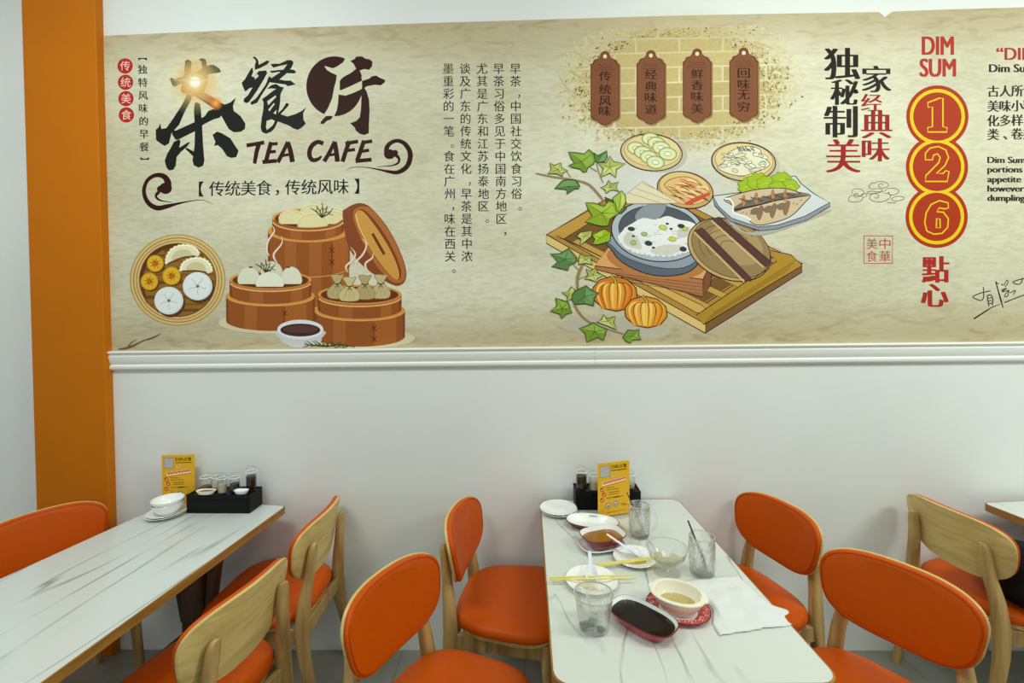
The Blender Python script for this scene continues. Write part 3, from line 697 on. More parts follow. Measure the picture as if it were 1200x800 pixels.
# left basket
basket(317, 328, 48, 11, 17, 32, 52)
T2_ = Z(255, 295, 6.954)
for cx, cy, rx, ry, c in ((440, 170, 88, 92, (214, 210, 184)), (600, 240, 88, 118, (222, 222, 202)), (255, 240, 92, 118, (220, 220, 198)), (425, 262, 118, 98, (230, 230, 212))):
    t.poly(T2_(*[(cx + rx * cos(a), cy + ry * sin(a)) for a in [pi + pi * i / 24 for i in range(25)]], (cx + rx * .9, cy + 22), (cx - rx * .9, cy + 22)), c)
    t.stroke(T2_(*[(cx + rx * cos(a), cy + ry * sin(a)) for a in [pi + pi * i / 24 for i in range(25)]]), (196, 196, 172), .6)
for u, v in ((270, 125), (575, 125), (420, 152)): t.ell(255 + u / 6.954, 295 + v / 6.954, 2.6, 1.0, (84, 70, 56))
spring(311, 319, 1.1)
t.stroke([(317 + 46.5 * cos(a), 329 + 10.4 * sin(a)) for a in [pi * .04 + pi * .92 * i / 24 for i in range(25)]], (190, 122, 58), 3.0)
t.stroke([(317 + 47.5 * cos(a), 330.6 + 10.8 * sin(a)) for a in [pi * .04 + pi * .92 * i / 24 for i in range(25)]], (240, 190, 130), 1.2)
# right basket with money-bag dumplings
basket(421.5, 345, 49, 11.5, 17, 33, 53)
T3_ = Z(360, 295, 6.669)
for cx, cy, s_, c in ((235, 280, 80, (186, 168, 120)), (575, 280, 76, (196, 180, 128)), (450, 285, 82, (180, 162, 112)), (330, 300, 84, (206, 188, 132))):
    t.poly(T3_((cx - s_, cy + 40), (cx - s_ * .75, cy), (cx - 22, cy - 38), (cx - 50, cy - 92), (cx - 20, cy - 104), (cx + 20, cy - 98), (cx + 52, cy - 100), (cx + 22, cy - 38), (cx + s_ * .75, cy), (cx + s_, cy + 40), (cx + s_ * .7, cy + 82), (cx - s_ * .7, cy + 82)), c, 4, (140, 122, 80), .6)
    t.stroke(T3_((cx - 28, cy - 38), (cx, cy - 28), (cx + 30, cy - 40)), (44, 38, 26), 1.1, 3); t.stroke(T3_((cx, cy - 28), (cx - 12, cy)), (44, 38, 26), .8); t.stroke(T3_((cx, cy - 28), (cx + 14, cy - 2)), (44, 38, 26), .8)
    for q in (-.4, 0, .4): t.stroke(T3_((cx + q * 30, cy - 20), (cx + q * s_ * 1.2, cy + 60)), (160, 142, 96), .5)
t.stroke([(421.5 + 47.5 * cos(a), 346.5 + 10.8 * sin(a)) for a in [pi * .04 + pi * .92 * i / 24 for i in range(25)]], (190, 122, 58), 3.0)
t.stroke([(421.5 + 48.5 * cos(a), 348 + 11.2 * sin(a)) for a in [pi * .04 + pi * .92 * i / 24 for i in range(25)]], (240, 190, 130), 1.2)
# steam curls
for p in ([(120,215),(135,260),(90,330),(80,400),(100,440)], [(190,295),(190,350),(135,420),(135,460),(158,488)], [(700,375),(735,425),(715,470),(665,520),(682,562)], [(785,310),(818,360),(790,430),(740,490),(760,570)], [(870,415),(860,455),(815,490),(810,520),(835,558)]):
    t.stroke(T1_(*p), (236, 214, 196), [.4, 1.6, 2.2, 2.0, .6], 6)
# sauce bowl and herb sprig
t.ell(353, 398, 24, 8, (226, 218, 190))
t.poly([(325, 387), (328, 397), (338, 405), (352, 407), (368, 405), (376, 397), (379, 387)], (202, 204, 204), 3)
t.ell(352, 386, 27, 11.5, (226, 228, 232)); t.ell(352, 386.6, 23.5, 7.6, (70, 46, 42)); t.ell(352, 385.5, 20, 4.5, (92, 62, 56))
for i in range(11):
    x = 358 + i * 4.6; y = 404.5 - 1.0 * sin(i * .5) ; up = -1 if i % 2 else 1
    t.stroke([(x + 4, y), (x - 3, y + up * 3.4 - 1.2)], (62, 72, 34), [1.5, .7])
    t.stroke([(x + 4, y), (x - 1, y - up * 2.6 - 1.6)], (74, 84, 44), [1.3, .6])
t.stroke([(356, 403), (380, 405.5), (398, 404), (416, 406.5)], (62, 72, 34), [.8, 1.4, 1.4, .7], 4)
# the dark crack printed at the lower left
t.stroke([(138, 409), (148, 408), (158, 404), (168, 399), (178, 396), (188, 391)], (110, 92, 66), [1, 2.6, 2.2, 1.2, 2, .4], 4)
t.stroke([(150, 406), (154, 401), (160, 398)], (120, 100, 72), [1.5, 1.2, .4], 3)
t.build('steamer_print', mural)

# --- the stone-pot meal with ivy
t = Art(100)
KL = (46, 38, 30)
Fz = Z(620, 150, 2.963)
t.fan(770, 225, 120, (238, 240, 240, .8), (238, 240, 240, 0), ry=70)
# soft grey shade shapes printed beside the tray
t.poly(Fz((615,715),(950,520),(1005,490),(850,410),(830,470)), (190, 184, 164)); t.ell(700, 381, 44, 9, (186, 182, 162)); t.ell(756, 388, 30, 9, (186, 182, 162))
# tray
t.poly(Fz((60,370),(260,250),(520,250),(950,470),(610,680)), (178, 136, 66), 0, KL, 1)
t.poly(Fz((60,370),(60,400),(612,712),(612,680)), (222, 192, 122), 0, KL, 1)
t.poly(Fz((612,680),(612,712),(948,500),(948,468)), (128, 92, 52), 0, KL, 1)
t.poly(Fz((120,385),(270,290),(560,290),(850,450),(600,620)), (122, 88, 46), 0, KL, .6)
for a in range(9):
    f = a / 8
    t.poly(Fz((130 + 470 * f, 378 + 232 * f), (148 + 470 * f, 370 + 232 * f), (400 + 450 * f, 230 + 220 * f), (385 + 450 * f, 235 + 220 * f)), (206, 166, 84), 0, KL, .4)
for a in range(4):
    f = a / 3
    t.poly(Fz((150 + 200 * f, 395 - 80 * f), (170 + 200 * f, 385 - 80 * f), (640 + 180 * f, 620 - 110 * f), (620 + 180 * f, 632 - 110 * f)), (196, 156, 78), 0, KL, .4)
t.poly(Fz((60,370),(250,262),(290,280),(120,385)), (196, 152, 72), 0, KL, .8)
t.poly(Fz((120,385),(95,372),(580,640),(640,650),(600,615)), (214, 172, 92), 0, KL, .8)
t.poly(Fz((580,650),(605,682),(948,478),(910,440),(840,425),(860,462)), (176, 138, 48), 0, KL, 1)
for a in range(4): t.stroke(Fz((610 + 10 * a, 672 - 10 * a), (900 + 10 * a, 492 - 12 * a)), (128, 96, 34), .6)
# block under the pot
t.poly(Fz((228,478),(340,330),(640,440),(612,530)), (222, 166, 104), 0, KL, 1)
t.poly(Fz((228,478),(228,490),(604,586),(604,525)), (176, 118, 76), 0, KL, 1)
t.poly(Fz((604,525),(604,586),(630,545),(640,445)), (130, 82, 58), 0, KL, 1)
for a in range(4): t.stroke(Fz((300, 505 + a * 7), (600, 540 + a * 12)), (112, 66, 40), .6)
t.ell(620 + 440 / 2.963, 150 + 462 / 2.963, 58, 20, (186, 124, 70), 8)
# bowl
bx, by = 620 + 447 / 2.963, 150 + 358 / 2.963
t.poly(Fz((287,380),(292,430),(330,470),(400,503),(470,514),(540,505),(580,480),(605,440),(605,380)), (96, 104, 118), 5, KL, 1.2)
t.poly(Fz((287,375),(295,415),(340,450),(420,478),(500,488),(560,475),(605,430),(605,370)), (146, 156, 172), 5, KL, .7)
t.ell(bx, by, 54.5, 35.5, (176, 188, 196), 6, KL, 1.3)
t.ell(bx + 1, by - 1.5, 47, 28.5, (84, 90, 98), 6, KL, .8)
t.poly(Fz((370,300),(410,265),(465,262),(472,285),(440,320),(380,325)), (142, 150, 158), 4)
rice = [(318,385),(330,350),(360,330),(395,312),(440,318),(480,305),(520,318),(560,325),(590,345),(598,375),(580,400),(545,425),(500,440),(450,440),(400,432),(350,415)]
t.poly(Fz(*rice), (234, 236, 236), 3); rq = random.Random(9)
for k in range(46):
    a = 2 * pi * k / 46; u, v = 458 + 140 * cos(a), 378 + 62 * sin(a) + (6 if sin(a) < 0 else 0)
    t.ell(620 + u / 2.963, 150 + v / 2.963, rq.uniform(2.2, 4), rq.uniform(1.6, 2.8), (234, 236, 236))
t.poly(Fz((330,375),(350,360),(380,385),(390,420),(350,412),(330,398)), (210, 208, 192), 3); t.poly(Fz((520,350),(560,345),(550,375),(515,380)), (204, 204, 190), 3); t.poly(Fz((420,425),(470,405),(540,410),(500,438),(450,440)), (212, 210, 196), 3)
for k in range(40):
    a = rq.uniform(0, 2 * pi); r_ = sqrt(rq.random()); u, v = 458 + 125 * r_ * cos(a), 378 + 52 * r_ * sin(a)
    t.stroke(Fz((u, v), (u + 6, v + 4), (u + 13, v)), (190, 192, 190), [.3, .8, .3], 3)
for u, v, rx, ry, c in ((355, 350, 12, 7, (60, 62, 66)), (400, 368, 11, 7, (176, 188, 120)), (465, 345, 14, 8, (206, 214, 70)), (498, 385, 13, 8, (206, 214, 70)), (415, 400, 13, 8, (60, 62, 66)), (528, 340, 12, 7, (60, 62, 66)), (362, 398, 10, 8, (178, 190, 118)), (493, 350, 5, 3, (60, 62, 66)), (362, 375, 5, 3, (80, 82, 84)), (432, 415, 5, 3, (60, 62, 66)), (535, 420, 12, 8, (60, 62, 66)), (542, 350, 9, 7, (196, 206, 70)), (480, 332, 5, 3, (60, 62, 66))):
    t.ell(620 + u / 2.963, 150 + v / 2.963, rx / 2.963, ry / 2.963, c, 10, KL, .45, 20)
# pot lid
t.ell(620 + 695 / 2.963, 150 + 422 / 2.963, 50.5, 34.5, (196, 164, 108), 22, KL, 1.2)
t.ell(620 + 701 / 2.963, 150 + 418 / 2.963, 48, 32.5, (150, 126, 84), 22, KL, .7)
t.ell(620 + 720 / 2.963, 150 + 405 / 2.963, 33, 22, (172, 146, 102), 25)
for r in (.85, .66, .47, .28): t.stroke([(620 + 701 / 2.963 + r * (46 * cos(a) * cos(.4) - 30 * sin(a) * sin(.4)), 150 + 418 / 2.963 + r * (46 * cos(a) * sin(.4) + 30 * sin(a) * cos(.4))) for a in [2.2 + 3.0 * i / 20 for i in range(21)]], (92, 70, 44), .7)
for p in ([(575,355),(600,345),(775,525),(755,532)], [(635,315),(660,308),(845,468),(822,482)]):
    t.poly(Fz(*p), (92, 60, 54), 0, KL, .7)
    t.stroke(Fz((p[0][0] - 2, p[0][1] + 6), (p[3][0] - 8, p[3][1] + 2)), (214, 184, 132), 1.6)
t.stroke(Fz((765,532),(780,522),(835,485)), KL, 1)
# two pumpkins
def pumpkin(cx, cy, w, h, c1, c2, c3):
    n = 60; out = []
    for i in range(n):
        a = 2 * pi * i / n; k = 1 - .045 * abs(cos(a * 5 + .4))
        out.append((cx + w * k * cos(a), cy + h * k * sin(a) + h * .06 * cos(a)))
    t.poly(out, c1, 0, KL, 1.1)
    sx, sy = cx + w * .05, cy - h * .62
    ribs = [-1.0, -.66, -.28, .14, .52, .86, 1.05]
    def rib(u): return [(sx, sy), (cx + u * w * .72, cy - h * .55), (cx + u * w * .93, cy), (cx + u * w * .62, cy + h * .86)]
    for i in range(len(ribs) - 1):
        a, b = rib(ribs[i] * .94), rib(ribs[i + 1] * .94)
        A_ = [(p.x, p.y) for p in smooth_path([(x, y, 0) for x, y in a], 5)]; B_ = [(p.x, p.y) for p in smooth_path([(x, y, 0) for x, y in b], 5)]
        t.poly(A_ + B_[::-1][:-1], [c1, c2, c3, c2, c1, c1][i])
        m_ = [((p[0] * .62 + q_[0] * .38), (p[1] * .62 + q_[1] * .38)) for p, q_ in zip(a, b)]
        t.stroke(m_, (248, 206, 112) if i < 4 else c2, [.3, 2.4, 2.2, .4], 5)
    for u in ribs[1:-1]: t.stroke(rib(u * .94), (120, 66, 20), [.8, 1, 1, .5], 5)
    t.stroke([(sx, sy + 1), (sx - 2, sy - h * .22), (sx - 6, sy - h * .42)], KL, [4.6, 3.4, 3], 3); t.stroke([(sx, sy + 1), (sx - 2, sy - h * .22), (sx - 6, sy - h * .42)], (190, 170, 70), [3.2, 2, 1.8], 3)
pumpkin(720.5, 344, 27, 20.5, (214, 124, 36), (226, 148, 52), (238, 172, 70)); pumpkin(757, 365.5, 25.5, 18.5, (222, 142, 38), (234, 168, 62), (244, 194, 92))
# three wooden plates and the fish dish
t.ell(769, 180, 36.5, 21.5, (190, 184, 170), 5); t.ell(876, 192, 37.5, 23, (190, 184, 170), 5)
t.ell(763.5, 178.5, 36, 21.5, (214, 192, 140), 5, KL, 1.2); t.ell(764.5, 176.5, 33, 18.5, (224, 204, 150), 5, (150, 116, 70), .6)
P3 = Z(700, 150, 7.27)
for u, v in ((455, 95), (505, 130), (545, 168), (330, 172), (390, 208), (440, 248), (600, 220), (495, 292)):
    t.ell(700 + u / 7.27, 150 + v / 7.27, 10.4, 7.4, (196, 206, 144), 8, (96, 104, 56), .7); t.ell(700 + u / 7.27, 150 + v / 7.27, 8.6, 5.8, (222, 226, 176), 8)
    t.ell(700 + u / 7.27, 150 + v / 7.27, 4, 2.5, (238, 238, 220), 8, (120, 124, 90), .6)
t.ell(871.5, 189.5, 37.5, 22.5, (206, 184, 130), 5, KL, 1.3); t.ell(872, 187.5, 34, 19.5, (222, 202, 150), 5, (120, 92, 50), .6)
P4 = Z(820, 150, 6.156)
t.poly(P4((130,285),(180,240),(180,200),(260,150),(340,130),(430,150),(450,200),(505,255),(480,285),(400,320),(300,345),(200,325)), (226, 222, 196), 4, (90, 86, 60), .8)
rr = random.Random(5)
for k in range(34):
    u, v = rr.uniform(170, 470), rr.uniform(175, 320); a = rr.uniform(-40, 40)
    if ((u - 320) / 160) ** 2 + ((v - 245) / 85) ** 2 > 1: continue
    t.ell(820 + u / 6.156, 150 + v / 6.156, rr.uniform(3, 7), rr.uniform(1.2, 2.4), (230, 228, 206) if k % 2 else (214, 212, 180), a, (90, 86, 60), .55, 16)
for k in range(10): t.stroke(P4((270 + k * 12, 130 + rr.uniform(-5, 20)), (285 + k * 12, 150 + rr.uniform(0, 22))), (74, 76, 48), 1)
t.ell(803, 222.5, 33, 21, (204, 164, 100), 12, KL, 1.2); t.ell(802.5, 220.5, 30, 18.5, (222, 192, 130), 12, (120, 92, 50), .6)
t.poly(P3((570,480),(640,430),(760,415),(850,450),(900,500),(950,560),(880,600),(790,650),(740,625),(650,560),(600,520)), (220, 186, 122), 4, (120, 60, 34), .8)
for k in range(44):
    u, v = rr.uniform(590, 870), rr.uniform(430, 600)
    if ((u - 745) / 175) ** 2 + ((v - 525) / 95) ** 2 > 1: continue
    t.stroke(P3((u, v), (u + 50, v + 8), (u + 95, v + 34)), [(196, 84, 54), (234, 210, 150), (116, 70, 36)][k % 3], [.5, 2.0 if k % 3 == 1 else 1.2, .4], 3)
t.poly(P3((745,640),(830,590),(945,550),(950,575),(850,625),(770,655)), (204, 84, 62), 3)
# pale crate behind the pot
t.poly(Fz((330,235),(395,185),(520,260),(470,262),(340,262)), (226, 214, 182), 0, (160, 140, 104), .7)
for a in range(3): t.stroke(Fz((345 + a * 25, 225 - a * 16), (480 + a * 14, 268 - a * 14)), (168, 148, 112), .6)
t.ell(bx, by, 54.5, 35.5, (176, 188, 196, 0.0), 6)
# fish dish
t.poly(P4((120,540),(300,735),(440,740),(640,690),(935,590),(900,620),(640,720),(420,775),(250,720)), (176, 172, 158), 4)
t.poly(P4((95,490),(290,465),(660,350),(690,345),(730,400),(820,470),(940,540),(760,640),(560,700),(420,715),(230,650),(140,570)), (206, 212, 212), 0, KL, 1)
t.poly(P4((95,490),(140,570),(230,650),(420,712),(430,740),(220,672),(110,560)), (138, 146, 158), 0, KL, .8)
t.poly(P4((420,712),(560,700),(760,635),(940,535),(940,565),(770,665),(560,728),(430,742)), (138, 146, 158), 0, KL, .8)
for cx, cy, s_ in ((350, 420, 72), (420, 385, 78), (480, 400, 70), (590, 375, 72), (650, 420, 66), (560, 430, 60)):
    t.poly(P4(*[(cx + s_ * cos(a) * (1 + .13 * cos(a * 7)), cy + s_ * .78 * sin(a) * (1 + .13 * sin(a * 9))) for a in [2 * pi * i / 40 for i in range(40)]]), (156, 184, 40), 0, (100, 124, 24), .7)
    t.stroke(P4((cx - s_ * .5, cy + 20), (cx, cy - 5), (cx + s_ * .5, cy + 15)), (190, 208, 80), .8, 3)
t.poly(P4((175,515),(260,480),(400,445),(540,432),(640,440),(720,465),(800,485),(750,545),(690,610),(620,655),(500,690),(420,700),(370,680),(340,645),(250,615),(240,560)), (206, 184, 150), 3, KL, 1)
t.poly(P4((245,575),(330,525),(480,490),(600,465),(700,470),(790,487),(640,510),(470,535),(350,570),(260,605)), (116, 104, 92), 3)
t.stroke(P4((250,590),(400,560),(560,520),(800,486)), (52, 44, 38), [2.2, 2, 1.6, .5], 3)
for u, v in ((320, 480), (410, 462), (530, 440), (620, 440)): t.poly(P4((u, v), (u + 12, v + 60), (u - 8, v + 88), (u - 16, v + 40)), (178, 130, 86), 3, (120, 90, 60), .5)
for u, v in ((440, 560), (535, 545), (630, 525)): t.poly(P4((u, v), (u + 20, v + 20), (u - 8, v + 105), (u - 30, v + 60)), (140, 110, 80), 3, (96, 74, 54), .5); t.ell(820 + (u - 40) / 6.156, 150 + (v + 40) / 6.156, 6, 4, (130, 108, 86), -20)
for k in range(16):
    u = 280 + k * 28; v = 505 - k * 3 + (k % 3) * 12
    t.stroke(P4((u, v), (u + 22, v + 10), (u + 40, v + 2)), (84, 74, 66), [.5, 1.6, .4], 3)
    t.stroke(P4((u + 20, v + 110 - k * 3), (u + 38, v + 100 - k * 3)), (146, 118, 92), [.4, 1.4])
t.stroke(P4((180,515),(215,510),(240,550),(245,610),(330,640),(370,665)), (236, 236, 232), 2.2, 3); t.stroke(P4((175,520),(215,525),(235,560)), KL, .7, 3)
# ivy
stem = (150, 128, 84)
t.stroke([(628, 203), (648, 207), (668, 210), (688, 215), (700, 226), (708, 236)], stem, [1.4, 2, 2.2, 2.6, 2.8, 2], 5)
t.stroke([(692, 196), (700, 201)], stem, .9); t.stroke([(699, 190), (702, 202), (707, 214)], stem, [1, 1.2, 1.2], 4); t.stroke([(664, 200), (669, 208)], stem, .9)
t.stroke([(683, 310), (677, 325), (677, 345), (674, 358), (686, 374), (704, 383), (731, 391)], stem, [3, 3.4, 2.4, 2.6, 2.4, 1.8, 1.2], 5)
t.stroke([(678, 327), (690, 322)], stem, 1); t.stroke([(672, 310), (680, 318)], stem, 1)
IA, IB = Z(625, 160, 6.667), Z(630, 270, 5.714)
GA, GB, GC, GD = (142, 168, 44), (92, 132, 74), (178, 186, 100), (118, 152, 50)
def leaf(pts, col, q):
    """traced leaf; q: number of the point at its tip"""
    n = len(pts); cx, cy = sum(p[0] for p in pts) / n, sum(p[1] for p in pts) / n
    t.poly(pts, col, 0, (52, 62, 26), 1.0)
    lt = tuple(min(255, c + 26) for c in col); dk = tuple(c * .66 for c in col)
    half = [pts[(q + k) % n] for k in range(n // 2 + 1)]
    t.poly([(cx, cy)] + [(cx + (x - cx) * .84, cy + (y - cy) * .84) for x, y in half], lt)
    for k in range(0, n):
        d = math.hypot(pts[k][0] - cx, pts[k][1] - cy)
        if d > math.hypot(pts[k - 1][0] - cx, pts[k - 1][1] - cy) and d > math.hypot(pts[(k + 1) % n][0] - cx, pts[(k + 1) % n][1] - cy):
            t.stroke([(cx, cy), (cx + (pts[k][0] - cx) * .85, cy + (pts[k][1] - cy) * .85)], dk, [.9, .4])
for Zf, pts, c, q in ((IA, [(475,125),(500,150),(575,110),(578,160),(560,195),(500,205),(480,180)], GB, 2),
    (IA, [(275,120),(340,125),(400,135),(435,100),(470,130),(485,190),(470,215),(425,245),(415,275),(390,278),(370,255),(300,240),(275,228),(320,205),(295,170)], GD, 0),
    (IA, [(600,150),(625,195),(720,212),(650,255),(645,322),(600,285),(525,318),(545,250),(505,205),(570,205)], GC, 2),
    (IA, [(590,338),(610,370),(665,355),(645,395),(672,428),(610,415),(570,445),(560,415),(525,400),(570,380)], GC, 4),
    (IA, [(130,205),(165,225),(215,205),(220,245),(270,265),(230,285),(230,310),(180,290),(110,290),(140,255)], GC, 0),
    (IA, [(165,405),(225,345),(270,335),(330,340),(365,385),(355,405),(320,410),(262,450),(260,415)], GB, 0),
    (IA, [(560,470),(600,490),(700,530),(730,560),(690,600),(640,600),(590,560)], (70, 104, 52), 3),
    (IA, [(620,480),(690,422),(720,460),(722,510),(700,560),(660,595),(640,540)], (166, 188, 76), 1),
    (IA, [(408,515),(480,520),(555,545),(590,500),(640,520),(650,570),(670,600),(600,645),(585,695),(540,700),(490,690),(405,665),(460,620),(430,570)], GA, 0),
    (IB, [(262,40),(285,12),(330,5),(365,0),(360,40),(330,65),(285,100),(290,55)], GC, 5),
    (IB, [(365,30),(420,0),(450,-10),(490,15),(485,70),(440,85),(400,95),(365,90),(385,60)], (150, 180, 40), 7),
    (IB, [(85,155),(150,155),(210,118),(235,150),(265,185),(255,215),(210,235),(205,268),(95,240),(135,210)], GB, 0),
    (IB, [(275,190),(290,155),(320,172),(368,170),(355,195),(372,230),(320,218),(275,230)], GC, 4),
    (IB, [(325,255),(355,270),(390,250),(400,285),(445,300),(400,320),(390,345),(355,330),(315,325),(340,300)], GC, 3),
    (IB, [(160,415),(205,410),(225,375),(250,395),(240,450),(195,475),(200,440)], GC, 0),
    (IB, [(230,430),(260,400),(325,368),(355,395),(410,420),(380,455),(375,505),(320,490),(245,495),(230,460)], GB, 2),
    (IB, [(120,450),(160,465),(205,480),(215,515),(230,550),(190,560),(160,592),(150,560),(85,540),(130,505)], GD, 8),
    (IB, [(440,562),(465,590),(520,575),(510,615),(530,665),(470,640),(395,612),(430,595)], GC, 4),
    (IB, [(280,655),(335,635),(375,615),(415,640),(465,660),(455,690),(440,735),(400,715),(330,748),(320,690)], GD, 0),
    (IB, [(570,715),(605,665),(645,670),(682,662),(675,700),(695,730),(640,730),(620,755),(590,740)], GD, 3)):
    leaf(Zf(*pts), c, q)
t.build('meal_print', mural)

# --- the lettering at the right
t = Art(); DK = (34, 32, 26); RD = (150, 32, 22)
FT = (-.045, -.028, -.012, .004, .02, .036)
for ch, x, y, w, h, c in (('独', 987, 74.5, 43, 37, DK), ('秘', 990.5, 108, 35, 30, DK), ('制', 985.5, 142.5, 40, 37, DK), ('美', 988.5, 182.5, 41, 39, RD), ('家', 1027.5, 92.5, 35, 31, DK), ('经', 1021.5, 120, 25, 20, RD), ('典', 1027.5, 146, 37, 32, RD), ('味', 1026.5, 175.5, 33, 27, RD)):
    t.text(ch, x, y, c, w=w, h=h, fat=FT, bold=-.008)
t.build('slogan_lettering', mural)
t = Art(); OR = (168, 50, 16); YL = (226, 194, 22)
t.text('DIM', 1099, 53.5, (172, 50, 34), w=38, h=21.5, fat=(-.045, -.02, 0, .02, .045)); t.text('SUM', 1099, 79.3, (172, 50, 34), w=43, h=21.5, fat=(-.045, -.02, 0, .02, .045))
for c, r in ((OR, 36.5), (YL, 32.3), (OR, 28.3)):
    for cx, cy in ((1098.5, 136.5), (1098, 195.5), (1097.6, 254)): t.ell(cx, cy, r, r, c, n=64)
def outl(pts, w=1.7): t.stroke(list(pts) + [pts[0]], YL, w)
N1 = Z(940, 0, 3.635)
outl(N1((535,437),(585,418),(600,418),(600,540),(617,543),(617,562),(535,562),(535,543),(555,540),(555,455),(537,457)))
n2 = [(525,690),(525,662),(545,640),(580,633),(612,648),(624,680),(608,715),(572,748),(600,748),(612,736),(626,740),(618,782),(525,782),(527,757),(582,702),(588,680),(576,664),(560,670),(555,690)]
outl([(x, y - 2.6) for x, y in N1(*n2)])
N6 = Z(940, 180, 3.077)
outl([(x, y - .3) for x, y in N6((526,178),(495,170),(465,184),(447,215),(442,250),(450,280),(475,291),(505,288),(525,266),(527,235),(510,212),(486,210),(494,196),(514,200),(528,196))]); outl([(x, y - .3) for x, y in N6((485,234),(497,236),(498,268),(484,268))])
t.text('點', 1096.3, 315.5, (166, 44, 30), w=33, h=31, fat=(-.045, -.02, 0, .02, .045)); t.text('心', 1095.3, 346, (166, 44, 30), w=33, h=27, fat=(-.045, -.02, 0, .02, .045))
t.build('badge_lettering', mural)
t = Art()
t.text('“DIM SUM”', 1168, 62.5, (170, 48, 38), size=21, align='L', fat=(-.035, -.012, .012, .035)); t.text('Dim Sum', 1159.5, 79.5, DK, size=13.5, align='L', pitch=1.08, fat=(-.045, -.02, 0, .02, .045))
t.build('heading_lettering', mural); t = Art()
for s_, y in (('古人所说', 107), ('美味小粒', 124.5), ('化多样。', 141.5), ('类、卷类', 157.5)):
    for i, ch in enumerate(s_): t.text(ch, 1164 + i * 14, y - i * .3, DK, size=14.5, fat=(-.035, 0, .035))
t.build('paragraph_lettering', mural); t = Art()
for s_, y in (('Dim Sum', 187), ('portions', 198), ('appetite', 209.5), ('however', 220.5), ('dumpling', 231.5)):
    t.text(s_, 1157.5, y, DK, size=10.8, align='L', pitch=1.12, fat=(-.05, -.025, 0, .025, .05))
t.build('paragraph_lettering', mural)
t = Art()
Cz = Z(985, 200, 6.67); LC = (74, 72, 58)
for p in ([(60,225),(75,200),(110,190),(150,195),(175,205),(160,235),(120,245),(75,240),(60,225)], [(90,180),(95,150),(135,140),(175,155),(180,180),(150,200),(115,205),(105,190),(120,175),(140,185)], [(180,210),(205,195),(200,180),(160,185)], [(220,130),(240,100),(270,95),(310,82),(360,95),(375,115),(345,135),(310,130),(295,115),(315,100),(335,110)], [(220,130),(245,142),(300,140),(330,150),(300,165),(240,160),(205,170),(230,180),(310,170),(340,160)],
          [(345,160),(370,140),(420,138),(455,155),(440,180),(400,190),(370,175),(385,165)], [(225,215),(240,185),(280,180),(300,200),(280,215),(265,205)], [(225,215),(250,235),(300,245),(350,235),(390,205),(380,180),(340,175)], [(400,215),(440,200),(490,205),(495,222),(450,235),(405,232),(400,215)], [(360,245),(395,252),(435,250)]):
    t.stroke(Cz(*p), LC, .75, 4)
t.build('cloud_print', mural); t = Art()
sq = Cz((183, 508), (407, 510), (405, 724), (182, 724)); t.stroke(sq + [sq[0]], (162, 60, 46), 1.1)
for ch, u, v in (('美', 245, 570), ('中', 347, 570), ('食', 245, 668), ('華', 347, 668)): t.text(ch, 985 + u / 6.67, 200 + v / 6.67, (170, 60, 46), w=13.2, h=13)
t.build('seal_print', mural); t = Art()
Sg = Z(1130, 300, 8)
for p, w in (([(248,325),(160,345),(80,380),(120,405),(160,415),(182,380),(178,290)], 1.2), ([(215,370),(222,420),(232,470)], 1.3), ([(215,370),(250,365),(268,410),(262,460)], 1.3), ([(225,395),(255,390)], 1), ([(228,420),(258,415)], 1), ([(230,445),(260,440)], 1),
             ([(300,260),(295,240),(320,330),(345,420),(365,485)], [1,1.3,1.6,1.8,1]), ([(300,245),(325,265)], 1), ([(345,260),(365,275)], 1.2), ([(370,275),(400,225),(410,250),(380,290)], 1), ([(345,320),(400,300),(350,335),(420,320),(390,350),(380,380),(405,375),(420,330)], 1.1), ([(430,345),(480,320),(460,360)], 1.1),
             ([(90,588),(180,530),(260,480),(340,450)], [1.8,1.6,1.2,.7]), ([(375,437),(440,410),(520,380),(600,350),(700,320)], [1.4,1.2,1.2,1.2,1]), ([(560,210),(500,225),(455,245),(500,265),(535,250),(545,205)], 1.2), ([(570,240),(580,300)], 1.2), ([(570,240),(610,235),(620,300)], 1.2)):
    t.stroke(Sg(*p), DK, w, 4)
t.build('signature_print', mural)

